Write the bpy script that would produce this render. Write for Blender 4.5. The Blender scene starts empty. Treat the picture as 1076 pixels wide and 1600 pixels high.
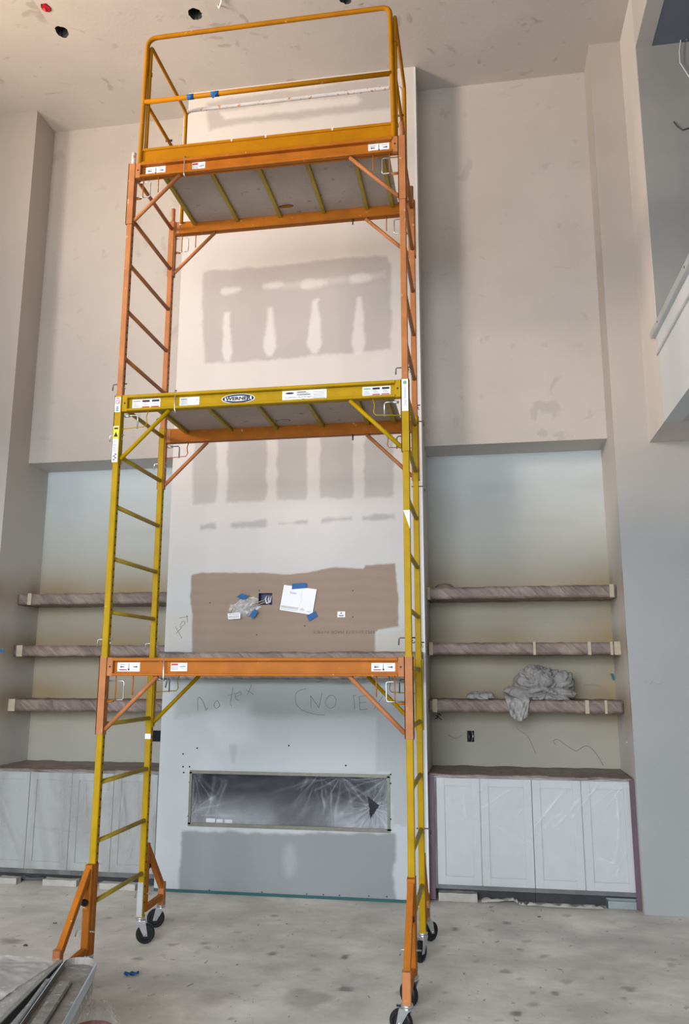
import bpy, bmesh, math, random
import numpy as np
from mathutils import Vector, Matrix, noise

# ------------------------------------------------------------------ camera, world, lights, exposure
CAMP = (2.2836, -4.7724, 1.7639)
YAW, PITCH, ROLL, FPX = 0.1658, 0.1945, 0.0019, 1269.23
sc = bpy.context.scene
def cam_axes():
    cy, sy = math.cos(YAW), math.sin(YAW); c, s = math.cos(PITCH), math.sin(PITCH)
    r = Vector((cy, sy, 0)); f = Vector((-sy*c, cy*c, s)); u = r.cross(f)
    cr, sr = math.cos(ROLL), math.sin(ROLL)
    return cr*r + sr*u, -sr*r + cr*u, f
R_, U_, F_ = cam_axes()
cd = bpy.data.cameras.new('camera'); cam = bpy.data.objects.new('camera', cd)
sc.collection.objects.link(cam); sc.camera = cam
M = Matrix((R_, U_, -F_)).transposed().to_4x4(); M.translation = Vector(CAMP)
cam.matrix_world = M
cd.sensor_fit = 'VERTICAL'; cd.sensor_height = 24.0; cd.lens = FPX/1600*24.0
cd.clip_start = 0.05; cd.clip_end = 200

w = bpy.data.worlds.new('world'); sc.world = w; w.use_nodes = True
w.node_tree.nodes['Background'].inputs[0].default_value = (0.62, 0.78, 1.0, 1)
w.node_tree.nodes['Background'].inputs[1].default_value = 1.2
sc.view_settings.view_transform = 'Standard'; sc.view_settings.look = 'None'
sc.view_settings.gamma = 1.0; sc.view_settings.use_curve_mapping = False
sc.view_settings.exposure = 0.0

def light(name, kind, loc, target, energy, color, size=1.0, size_y=None, spot=None, blend=1.0):
    ld = bpy.data.lights.new(name, kind); ld.energy = energy; ld.color = color
    if kind == 'AREA':
        ld.size = size
        if size_y: ld.shape = 'RECTANGLE'; ld.size_y = size_y
    else: ld.shadow_soft_size = size
    if spot: ld.spot_size = math.radians(spot); ld.spot_blend = blend
    o = bpy.data.objects.new(name, ld); sc.collection.objects.link(o); o.location = loc
    o.rotation_euler = (Vector(target)-Vector(loc)).to_track_quat('-Z', 'Y').to_euler()
    return o
# daylight through the openings in the wall behind the camera, plus warm work lamps high up on the left
light('daylight_rear', 'AREA', (0.2, -8.1, 2.9), (0.6, 0, 0.3), 335, (0.90, 0.945, 1.0), 6.0, 3.4).data.spread = math.radians(105)
light('daylight_left', 'AREA', (-5.3, -4.6, 2.9), (1.5, -0.6, 1.0), 60, (0.84, 0.93, 1.0), 3.2, 3.0)
light('work_lamp', 'SPOT', (-4.4, -3.2, 5.2), (2.3, 2.0, 6.5), 2050, (1.0, 0.84, 0.70), 0.8, spot=74)
light('work_lamp_up', 'SPOT', (-2.2, -1.4, 5.2), (-1.5, 0.0, 7.4), 300, (1.0, 0.74, 0.46), 0.4, spot=110)

# ------------------------------------------------------------------ helpers
def at(u, v, Y):                                   # point of the picture on the plane y = Y
    d = F_ + (u-538)/FPX*R_ + (800-v)/FPX*U_; return Vector(CAMP) + d*((Y-CAMP[1])/d.y)
def atz(u, v, Z):
    d = F_ + (u-538)/FPX*R_ + (800-v)/FPX*U_; return Vector(CAMP) + d*((Z-CAMP[2])/d.z)
def tag(o, label=None, cat=None, group=None, kind=None):
    if label: o['label'] = label
    if cat: o['category'] = cat
    if group: o['group'] = group
    if kind: o['kind'] = kind
    return o
def empty(name, loc, label, cat, group=None):
    o = bpy.data.objects.new(name, None); sc.collection.objects.link(o); o.location = loc
    o.empty_display_size = 0.1
    return tag(o, label, cat, group)

MATS = {}
def mat(name, col, rough=0.6, metal=0.0, var=0.06, scale=8.0, bump=0.0, bscale=60.0, col2=None, fac=(0.55, 0.7), coat=0.0, spec=0.28):
    if name in MATS: return MATS[name]
    m = bpy.data.materials.new(name); m.use_nodes = True; nt = m.node_tree; N = nt.nodes; Lk = nt.links
    b = N['Principled BSDF']; b.inputs['Roughness'].default_value = rough; b.inputs['Metallic'].default_value = metal
    b.inputs['Specular IOR Level'].default_value = spec
    if coat: b.inputs['Coat Weight'].default_value = coat
    tc = N.new('ShaderNodeTexCoord'); nz = N.new('ShaderNodeTexNoise'); nz.inputs['Scale'].default_value = scale
    nz.inputs['Detail'].default_value = 5; Lk.new(tc.outputs['Object'], nz.inputs['Vector'])
    rp = N.new('ShaderNodeValToRGB'); Lk.new(nz.outputs['Fac'], rp.inputs[0])
    rp.color_ramp.elements[0].position = 0.3; rp.color_ramp.elements[1].position = 0.7
    rp.color_ramp.elements[0].color = (*[c*(1-var) for c in col], 1); rp.color_ramp.elements[1].color = (*[min(1, c*(1+var)) for c in col], 1)
    out = rp.outputs[0]
    if col2:
        n2 = N.new('ShaderNodeTexNoise'); n2.inputs['Scale'].default_value = scale*4; n2.inputs['Detail'].default_value = 6
        Lk.new(tc.outputs['Object'], n2.inputs['Vector'])
        r2 = N.new('ShaderNodeMapRange'); r2.inputs[1].default_value = fac[0]; r2.inputs[2].default_value = fac[1]
        Lk.new(n2.outputs['Fac'], r2.inputs[0])
        mx = N.new('ShaderNodeMix'); mx.data_type = 'RGBA'; Lk.new(r2.outputs[0], mx.inputs[0]); Lk.new(out, mx.inputs[6])
        mx.inputs[7].default_value = (*col2, 1); out = mx.outputs[2]
    Lk.new(out, b.inputs['Base Color'])
    if bump:
        nb = N.new('ShaderNodeTexNoise'); nb.inputs['Scale'].default_value = bscale; nb.inputs['Detail'].default_value = 4
        Lk.new(tc.outputs['Object'], nb.inputs['Vector'])
        bp = N.new('ShaderNodeBump'); bp.inputs['Strength'].default_value = bump; bp.inputs['Distance'].default_value = 0.01
        Lk.new(nb.outputs['Fac'], bp.inputs['Height']); Lk.new(bp.outputs[0], b.inputs['Normal'])
    MATS[name] = m; return m

def mat_painted(name, rough=0.75, smudge=0.0, sm_col=(0.30, 0.27, 0.24), bump=0.12, bscale=30, big=0.05, speck=0.0):
    """wall / floor finish: the base colour sits in the 'Col' attribute, smudges and mottling are procedural"""
    m = bpy.data.materials.new(name); m.use_nodes = True; nt = m.node_tree; N = nt.nodes; Lk = nt.links
    b = N['Principled BSDF']; b.inputs['Roughness'].default_value = rough
    at_ = N.new('ShaderNodeAttribute'); at_.attribute_name = 'Col'
    tc = N.new('ShaderNodeTexCoord')
    n1 = N.new('ShaderNodeTexNoise'); n1.inputs['Scale'].default_value = 1.6; n1.inputs['Detail'].default_value = 6
    Lk.new(tc.outputs['Object'], n1.inputs['Vector'])
    mr = N.new('ShaderNodeMapRange'); mr.inputs[1].default_value = 0.3; mr.inputs[2].default_value = 0.7
    mr.inputs[3].default_value = 1-big; mr.inputs[4].default_value = 1+big; Lk.new(n1.outputs['Fac'], mr.inputs[0])
    vm = N.new('ShaderNodeVectorMath'); vm.operation = 'SCALE'; Lk.new(at_.outputs['Color'], vm.inputs[0]); Lk.new(mr.outputs[0], vm.inputs['Scale'])
    out = vm.outputs[0]
    def layer(out, sc_, lo, hi, amount, col, stretch):
        mp = N.new('ShaderNodeMapping'); mp.inputs['Scale'].default_value = stretch; Lk.new(tc.outputs['Object'], mp.inputs[0])
        n2 = N.new('ShaderNodeTexNoise'); n2.inputs['Scale'].default_value = sc_; n2.inputs['Detail'].default_value = 3; n2.inputs['Distortion'].default_value = 0.6
        Lk.new(mp.outputs[0], n2.inputs['Vector'])
        r2 = N.new('ShaderNodeMapRange'); r2.inputs[1].default_value = lo; r2.inputs[2].default_value = hi; r2.inputs[4].default_value = amount
        Lk.new(n2.outputs['Fac'], r2.inputs[0])
        mx = N.new('ShaderNodeMix'); mx.data_type = 'RGBA'; Lk.new(r2.outputs[0], mx.inputs[0]); Lk.new(out, mx.inputs[6]); mx.inputs[7].default_value = (*col, 1)
        return mx.outputs[2]
    if smudge:
        out = layer(out, 4.0, 0.655, 0.70, smudge, sm_col, (1.0, 1.0, 0.8))
        out = layer(out, 8.0, 0.66, 0.72, smudge*0.7, sm_col, (0.7, 1.0, 1.3))
    if speck:
        out = layer(out, 22.0, 0.68, 0.73, speck*.8, (0.05, 0.045, 0.04), (1, 0.6, 1))
        out = layer(out, 2.0, 0.50, 0.75, speck*0.55, (0.36, 0.345, 0.31), (1, 1, 1))
        out = layer(out, 7.0, 0.60, 0.72, speck*0.35, (0.62, 0.61, 0.58), (1, .7, 1))
        out = layer(out, 55.0, 0.70, 0.74, speck*0.6, (0.12, 0.11, 0.10), (1, .6, 1))
        out = layer(out, 3.5, 0.60, 0.78, speck*0.3, (0.34, 0.29, 0.25), (1, .5, 1))
    Lk.new(out, b.inputs['Base Color'])
    nb = N.new('ShaderNodeTexNoise'); nb.inputs['Scale'].default_value = bscale; nb.inputs['Detail'].default_value = 4
    Lk.new(tc.outputs['Object'], nb.inputs['Vector'])
    bp = N.new('ShaderNodeBump'); bp.inputs['Strength'].default_value = bump; bp.inputs['Distance'].default_value = 0.01
    Lk.new(nb.outputs['Fac'], bp.inputs['Height']); Lk.new(bp.outputs[0], b.inputs['Normal'])
    MATS[name] = m; return m

def mat_film(name, col=(0.9, 0.92, 0.95), rough=0.3):
    """clear film; the 'Col' attribute carries how milky the bunched film is at each point"""
    m = bpy.data.materials.new(name); m.use_nodes = True; nt = m.node_tree; N = nt.nodes; Lk = nt.links
    b = N['Principled BSDF']; b.inputs['Roughness'].default_value = rough; b.inputs['Base Color'].default_value = (*col, 1)
    a = N.new('ShaderNodeAttribute'); a.attribute_name = 'Col'
    tc = N.new('ShaderNodeTexCoord'); nz = N.new('ShaderNodeTexNoise'); nz.inputs['Scale'].default_value = 12; nz.inputs['Detail'].default_value = 3
    Lk.new(tc.outputs['Object'], nz.inputs['Vector'])
    mr = N.new('ShaderNodeMapRange'); mr.inputs[3].default_value = 0.8; mr.inputs[4].default_value = 1.2; Lk.new(nz.outputs['Fac'], mr.inputs[0])
    mu = N.new('ShaderNodeMath'); mu.operation = 'MULTIPLY'; Lk.new(a.outputs['Fac'], mu.inputs[0]); Lk.new(mr.outputs[0], mu.inputs[1])
    Lk.new(mu.outputs[0], b.inputs['Alpha'])
    MATS[name] = m; return m

yellow = mat('yellow_powder_coat', (0.385, 0.235, 0.002), 0.5, 0, 0.10, 9, 0.05, 80, (0.50, 0.42, 0.20), (0.70, 0.76), spec=.12)
orange = mat('orange_powder_coat', (0.385, 0.120, 0.012), 0.5, 0, 0.12, 9, 0.05, 80, (0.72, 0.48, 0.33), (0.70, 0.76), spec=.12)
copper = mat('faded_orange_coat', (0.415, 0.160, 0.058), 0.5, 0, 0.14, 7, 0.05, 80, (0.60, 0.38, 0.28), (0.66, 0.76), spec=.15)
toe_or = mat('golden_orange_coat', (0.41, 0.158, 0.002), 0.5, 0, 0.10, 6, 0.08, 50, (0.72, 0.52, 0.33), (0.70, 0.78), spec=.12)
white_worn = mat('worn_white_paint', (0.62, 0.58, 0.55), 0.5, 0, 0.08, 8, 0, 60, (0.55, 0.22, 0.06), (0.58, 0.62))
steel = mat('galvanised_steel', (0.55, 0.57, 0.58), 0.32, 0.85, 0.12, 30)
dark_steel = mat('dark_steel', (0.12, 0.12, 0.12), 0.4, 0.7, 0.1, 30)
rubber = mat('black_rubber', (0.012, 0.012, 0.014), 0.55, 0, 0.2, 20)
black = mat('matte_black', (0.01, 0.01, 0.012), 0.8)
ply = mat('grey_plywood', (0.44, 0.37, 0.32), 0.7, 0, 0.10, 4, 0.1, 40, (0.20, 0.17, 0.14), (0.62, 0.78))
rib_m = mat('olive_yellow_coat', (0.36, 0.26, 0.03), 0.5, 0, 0.12, 9)
white_m = mat('white_label', (0.80, 0.81, 0.82), 0.45, 0, 0.03)
ink = mat('black_ink', (0.02, 0.02, 0.025), 0.6)
grey_ink = mat('grey_ink', (0.33, 0.34, 0.36), 0.6)
red_m = mat('red_print', (0.45, 0.03, 0.03), 0.5)
green_m = mat('green_print', (0.15, 0.4, 0.25), 0.5)
navy = mat('navy_print', (0.01, 0.02, 0.09), 0.4)
tape_y = mat('yellow_print', (0.85, 0.68, 0.03), 0.5)
blue_tape = mat('blue_masking_tape', (0.02, 0.115, 0.30), 0.6, 0, 0.15, 30, 0.2, 60)
cream_tape = mat('cream_masking_tape', (0.43, 0.37, 0.28), 0.7, 0, 0.08, 20, 0.2, 60)
kraft_wrap = mat('mauve_brown_paper', (0.225, 0.158, 0.135), 0.6, 0, 0.16, 10, 0.6, 14, (0.34, 0.27, 0.25), (0.56, 0.70))
purple = mat('purple_masking_edge', (0.13, 0.085, 0.105), 0.6, 0, 0.1, 8)
cab = mat('white_cabinet_paint', (0.50, 0.515, 0.51), 0.4, 0, 0.02)
gyp = mat('gypsum_core', (0.42, 0.405, 0.37), 0.85, 0, 0.10, 14, 0.4, 40)
greenboard = mat('green_board_edge', (0.03, 0.10, 0.10), 0.7)
dark_recess = mat('dark_recess', (0.05, 0.052, 0.055), 0.8, 0, 0.15, 8)
firebox_m = mat('firebox_metal', (0.018, 0.020, 0.027), 0.5, 0.0, 0.2, 6)
ember_m = mat('firebox_glass_media', (0.19, 0.19, 0.20), 0.6, 0, 0.3, 40, 0.8, 80)
frame_m = mat('bronze_trim_metal', (0.17, 0.165, 0.135), 0.4, 0.3, 0.12, 20)
pencil = mat('pencil_grey', (0.20, 0.205, 0.205), 0.8)
rag_m = mat('grey_rag_cloth', (0.27, 0.262, 0.255), 0.9, 0, 0.12, 14, 0.5, 70)
rag_light = mat('pale_plastic_rag', (0.36, 0.36, 0.345), 0.6, 0, 0.12, 14, 0.4, 50)
alu = mat('aluminium_cap', (0.50, 0.53, 0.54), 0.35, 0.3, 0.08, 5)
film = mat_film('clear_masking_film', (0.86, 0.88, 0.9), .35)
film_left = mat_film('shaded_masking_film_left', (0.32, 0.32, 0.305), .4)  # greyed copy of the clear film, shade over the left cabinets put into its colour
film_fire = mat_film('fireplace_film', (0.60, 0.62, 0.66), .45)
film_bag = mat_film('loose_plastic_film', (0.72, 0.73, 0.74), .3)
film_bench = mat_film('bench_film', (.60, .60, .57), .35)

def mat_wrap(name, ca, cb, rough=.5):
    m = bpy.data.materials.new(name); m.use_nodes = True; nt = m.node_tree; N = nt.nodes; Lk = nt.links
    b = N['Principled BSDF']; b.inputs['Roughness'].default_value = rough
    tc = N.new('ShaderNodeTexCoord'); mp = N.new('ShaderNodeMapping'); mp.inputs['Scale'].default_value = (5, 2, 1)
    m0 = N.new('ShaderNodeMapping'); m0.inputs['Rotation'].default_value = (0, .85, .3); Lk.new(tc.outputs['Object'], m0.inputs[0]); Lk.new(m0.outputs[0], mp.inputs[0])
    nz = N.new('ShaderNodeTexNoise'); nz.inputs['Scale'].default_value = 5; nz.inputs['Detail'].default_value = 5; nz.inputs['Distortion'].default_value = .8; Lk.new(mp.outputs[0], nz.inputs['Vector'])
    n2 = N.new('ShaderNodeTexNoise'); n2.inputs['Scale'].default_value = 2.5; n2.inputs['Detail'].default_value = 4; Lk.new(tc.outputs['Object'], n2.inputs['Vector'])
    ad = N.new('ShaderNodeMath'); ad.operation = 'MULTIPLY'; Lk.new(nz.outputs['Fac'], ad.inputs[0]); Lk.new(n2.outputs['Fac'], ad.inputs[1])
    rp = N.new('ShaderNodeValToRGB'); Lk.new(ad.outputs[0], rp.inputs[0]); rp.color_ramp.elements[0].position = .16; rp.color_ramp.elements[1].position = .40
    rp.color_ramp.elements[0].color = (*ca, 1); rp.color_ramp.elements[1].color = (*cb, 1); Lk.new(rp.outputs[0], b.inputs['Base Color'])
    bp = N.new('ShaderNodeBump'); bp.inputs['Strength'].default_value = .8; bp.inputs['Distance'].default_value = .012; Lk.new(nz.outputs['Fac'], bp.inputs['Height']); Lk.new(bp.outputs[0], b.inputs['Normal'])
    MATS[name] = m; return m
kraft_wrap = mat_wrap('film_over_brown_paper', (.135, .096, .079), (.275, .21, .18))

class MB:
    """collects shapes for ONE mesh object"""
    def __init__(s): s.v = []; s.f = []; s.m = []; s.mats = []; s.sm = []
    def mi(s, m):
        if m not in s.mats: s.mats.append(m)
        return s.mats.index(m)
    def add(s, vs, fs, m, smooth=False):
        o = len(s.v); s.v += [tuple(v) for v in vs]; k = s.mi(m)
        for f in fs: s.f.append(tuple(i+o for i in f)); s.m.append(k); s.sm.append(smooth)
        return s
    def box(s, x0, x1, y0, y1, z0, z1, m):
        return s.add([(x0,y0,z0),(x1,y0,z0),(x1,y1,z0),(x0,y1,z0),(x0,y0,z1),(x1,y0,z1),(x1,y1,z1),(x0,y1,z1)],
              [(0,3,2,1),(4,5,6,7),(0,1,5,4),(1,2,6,5),(2,3,7,6),(3,0,4,7)], m)
    def cbox(s, x0, x1, y0, y1, z0, z1, m, c=0.003):          # box with chamfered edges
        bm = bmesh.new(); bmesh.ops.create_cube(bm, size=1)
        for v in bm.verts: v.co = Vector((x0+(v.co.x+.5)*(x1-x0), y0+(v.co.y+.5)*(y1-y0), z0+(v.co.z+.5)*(z1-z0)))
        bmesh.ops.bevel(bm, geom=bm.edges[:], offset=c, segments=1, affect='EDGES')
        s.bm(bm, m); return s
    def bm(s, bm, m, smooth=False):
        bm.verts.index_update()
        s.add([v.co[:] for v in bm.verts], [[v.index for v in f.verts] for f in bm.faces], m, smooth); bm.free(); return s
    def bar(s, a, b, wx, wy, m, up=(0, 1, 0), rnd=0.0):       # rectangular bar along a-b; wy measured along 'up'
        a, b = Vector(a), Vector(b); d = (b-a).normalized(); u = Vector(up); u = (u-d*u.dot(d)).normalized(); r = d.cross(u)
        c = []
        if rnd:
            for sx, sy in ((1,1),(-1,1),(-1,-1),(1,-1)):
                p = [(sx*(wx/2), sy*(wy/2-rnd)), (sx*(wx/2-rnd), sy*(wy/2))]
                if sx*sy < 0: p.reverse()
                c += p
        else: c = [(wx/2, wy/2), (-wx/2, wy/2), (-wx/2, -wy/2), (wx/2, -wy/2)]
        n = len(c)
        vs = [p + r*x + u*y for p in (a, b) for x, y in c]
        fs = [(i, (i+1) % n, (i+1) % n+n, i+n) for i in range(n)] + [tuple(reversed(range(n))), tuple(range(n, 2*n))]
        return s.add(vs, fs, m)
    def tube(s, pts, r, m, n=10, closed=False):
        pts = [Vector(p) for p in pts]; N = len(pts); vs = []; fs = []
        up = None
        for i, p in enumerate(pts):
            d = (pts[(i+1) % N]-pts[i-1]) if closed else (pts[min(i+1, N-1)]-pts[max(i-1, 0)])
            d.normalize()
            if up is None: up = d.orthogonal().normalized()
            up = (up-d*up.dot(d)).normalized(); rt = d.cross(up)
            rr = r[i] if isinstance(r, (list, tuple)) else r
            for k in range(n):
                t = 2*math.pi*k/n; vs.append(p+rt*(math.cos(t)*rr)+up*(math.sin(t)*rr))
        M_ = N if closed else N-1
        for i in range(M_):
            j = (i+1) % N
            for k in range(n): fs.append((i*n+k, i*n+(k+1) % n, j*n+(k+1) % n, j*n+k))
        if not closed: fs += [tuple(reversed(range(n))), tuple(range((N-1)*n, N*n))]
        return s.add(vs, fs, m, True)
    def disc(s, c, nrm, r, m, n=12, t=0.002, ry=None, upv=(0, 0, 1)):
        c = Vector(c); nrm = Vector(nrm).normalized(); u = Vector(upv); u = (u-nrm*u.dot(nrm))
        u = u.normalized() if u.length > 1e-4 else nrm.orthogonal().normalized(); rt = u.cross(nrm)
        ry = ry or r
        vs = [c+q*nrm+rt*(math.cos(2*math.pi*k/n)*r)+u*(math.sin(2*math.pi*k/n)*ry) for q in (0, t) for k in range(n)]
        fs = [tuple(reversed(range(n))), tuple(range(n, 2*n))]+[(k, (k+1) % n, (k+1) % n+n, k+n) for k in range(n)]
        return s.add(vs, fs, m)
    def poly(s, pts, t, m, nrm=(0, -1, 0)):                   # thin prism from a 3D outline
        nrm = Vector(nrm); n = len(pts); pts = [Vector(p) for p in pts]
        vs = [p for p in pts]+[p+nrm*t for p in pts]
        return s.add(vs, [tuple(range(n)), tuple(reversed(range(n, 2*n)))]+[(k, k+n, (k+1) % n+n, (k+1) % n) for k in range(n)], m)
    def build(s, name, parent=None, origin=None):
        me = bpy.data.meshes.new(name)
        vs = s.v
        if origin is not None: ox, oy, oz = origin; vs = [(a-ox, b-oy, c-oz) for a, b, c in vs]
        me.from_pydata(vs, [], s.f); me.polygons.foreach_set('material_index', s.m); me.polygons.foreach_set('use_smooth', s.sm)
        for m in s.mats: me.materials.append(m)
        bm = bmesh.new(); bm.from_mesh(me); bmesh.ops.recalc_face_normals(bm, faces=bm.faces); bm.to_mesh(me); bm.free()
        me.update()
        o = bpy.data.objects.new(name, me); sc.collection.objects.link(o)
        if origin is not None: o.location = origin
        if parent is not None: o.parent = parent
        return o
def text_geo(txt, size, bold=0.0):
    cu = bpy.data.curves.new('t', 'FONT'); cu.body = txt; cu.size = size; cu.offset = bold; cu.align_x = 'CENTER'; cu.align_y = 'CENTER'
    cu.resolution_u = 3
    ob = bpy.data.objects.new('t', cu); sc.collection.objects.link(ob)
    dg = bpy.context.evaluated_depsgraph_get(); me = ob.evaluated_get(dg).to_mesh()
    vs = [v.co[:] for v in me.vertices]; fs = [tuple(p.vertices) for p in me.polygons]
    ob.evaluated_get(dg).to_mesh_clear(); bpy.data.objects.remove(ob); bpy.data.curves.remove(cu)
    return vs, fs
_TX = {}
def put_text(mb, txt, c, ax, ay, size, m, off, width=None, bold=0.0, flip=1):
    """text lying in the plane (ax, ay) at centre c, offset off along the plane normal towards the viewer"""
    key = (txt, bold)
    if key not in _TX: _TX[key] = text_geo(txt, 1.0, bold)
    vs, fs = _TX[key]
    ax, ay = Vector(ax), Vector(ay); n = ax.cross(ay)
    xs = [v[0] for v in vs]; sx = size if width is None else width/(max(xs)-min(xs))
    mb.add([Vector(c)+ax*(v[0]*sx)+ay*(v[1]*size*flip)+n*off for v in vs], fs, m)

def vnoise(x, z, s, seed=0):
    """smooth 2-D value noise on arrays, -1..1"""
    x = np.asarray(x)*s+seed*17.13; z = np.asarray(z)*s+seed*7.7
    xi = np.floor(x); zi = np.floor(z); fx = x-xi; fz = z-zi; fx = fx*fx*(3-2*fx); fz = fz*fz*(3-2*fz)
    def h(a, b): q = np.sin(a*127.1+b*311.7+seed*74.7)*43758.5453; return (q-np.floor(q))*2-1
    return (h(xi, zi)*(1-fx)+h(xi+1, zi)*fx)*(1-fz)+(h(xi, zi+1)*(1-fx)+h(xi+1, zi+1)*fx)*fz
def sdf(x, z, poly):                                # signed distance, negative inside
    P = np.array(poly, float); d = np.full(x.shape, 1e9); ins = np.zeros(x.shape, bool); n = len(P)
    for i in range(n):
        a = P[i]; b = P[(i+1) % n]; e = b-a; wx = x-a[0]; wz = z-a[1]
        t = np.clip((wx*e[0]+wz*e[1])/(e@e+1e-12), 0, 1)
        d = np.minimum(d, (wx-t*e[0])**2+(wz-t*e[1])**2)
        c = ((a[1] > z) != (b[1] > z)) & (x < (b[0]-a[0])*(z-a[1])/(b[1]-a[1]+1e-12)+a[0]); ins ^= c
    d = np.sqrt(d); return np.where(ins, -d, d)
def soft(col, x, z, poly, c, edge=0.012, amt=1.0, wob=0.012, seed=1):
    d = sdf(x, z, poly)+vnoise(x, z, 9, seed)*wob+vnoise(x, z, 30, seed+3)*wob*0.5
    k = np.clip(0.5-d/(2*edge), 0, 1)*amt
    k = k[:, None]; return col*(1-k)+np.array(c)[None, :]*k
def grid_mesh(name, us, vs, P, colf, m, holes=(), parent=None, disp=None):
    """grid of quads; P(u,v)->xyz arrays; colf(u,v)->rgb"""
    U, V = np.meshgrid(us, vs, indexing='ij'); U = U.ravel(); V = V.ravel(); nu, nv = len(us), len(vs)
    co = np.stack(P(U, V), 1)
    i, j = np.meshgrid(np.arange(nu-1), np.arange(nv-1), indexing='ij'); i = i.ravel(); j = j.ravel()
    keep = np.ones(i.shape, bool); uc = (us[i]+us[i+1])/2; vc = (vs[j]+vs[j+1])/2
    for a, b, c, d in holes: keep &= ~((uc > a) & (uc < b) & (vc > c) & (vc < d))
    i = i[keep]; j = j[keep]
    F = np.stack([i*nv+j, (i+1)*nv+j, (i+1)*nv+j+1, i*nv+j+1], 1).astype(np.int32)
    me = bpy.data.meshes.new(name); me.vertices.add(len(co)); me.vertices.foreach_set('co', co.ravel().astype(np.float32))
    me.loops.add(F.size); me.loops.foreach_set('vertex_index', F.ravel())
    me.polygons.add(len(F)); me.polygons.foreach_set('loop_start', np.arange(0, F.size, 4, dtype=np.int32))
    me.update(calc_edges=True)
    if colf is not None:
        c = colf(U, V); ca = me.color_attributes.new('Col', 'FLOAT_COLOR', 'POINT')
        ca.data.foreach_set('color', np.concatenate([c, np.ones((len(c), 1))], 1).ravel().astype(np.float32))
    me.materials.append(m); me.validate()
    o = bpy.data.objects.new(name, me); sc.collection.objects.link(o)
    if parent is not None: o.parent = parent
    return o
def arr(a, b, step, extra=()):
    n = max(1, int(round((b-a)/step))); s = np.linspace(a, b, n+1)
    for e in extra:
        k = np.argmin(abs(s-e)); s[k] = e
    return s

# ------------------------------------------------------------------ the setting
Z_C = 7.42; YC = 2.01; YU = 2.35; YN = 2.73; Z_S = 3.77
XA, XB = -0.43, 1.82                     # chimney breast
XL, XR = -2.055, 3.415                   # niche side walls
XJ = 3.69                                # plane of the loft opening
MUD_WARM_LIT = np.array((0.60, 0.555, 0.52)); MUD_COOL_LIT = np.array((0.45, 0.475, 0.485)); PAPER = np.array((0.475, 0.425, 0.395))
wallp = mat_painted('drywall_finish', smudge=0.0, big=0.03)
wallsm = mat_painted('drywall_smudged', smudge=0.30, sm_col=(0.27, 0.235, 0.20), big=0.05)
ceilm = mat_painted('ceiling_drywall', smudge=0.42, sm_col=(0.24, 0.20, 0.17), big=0.05)
floorm = mat_painted('concrete_slab', rough=0.6, big=0.20, bump=0.25, bscale=14, speck=0.75)
plain = mat('plain_drywall', (0.53, 0.51, 0.485), 0.8, 0, 0.03, 1.2, 0.1, 30)
plain_cool = mat('cool_drywall', (0.50, 0.505, 0.50), 0.8, 0, 0.03, 1.2, 0.1, 30)
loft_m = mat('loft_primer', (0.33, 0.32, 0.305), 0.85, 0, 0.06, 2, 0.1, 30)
loft_c = mat('loft_ceiling_dim', (0.16, 0.19, 0.23), 0.85, 0, 0.06, 2)  # dimness of the unlit loft is put into this colour

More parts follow.
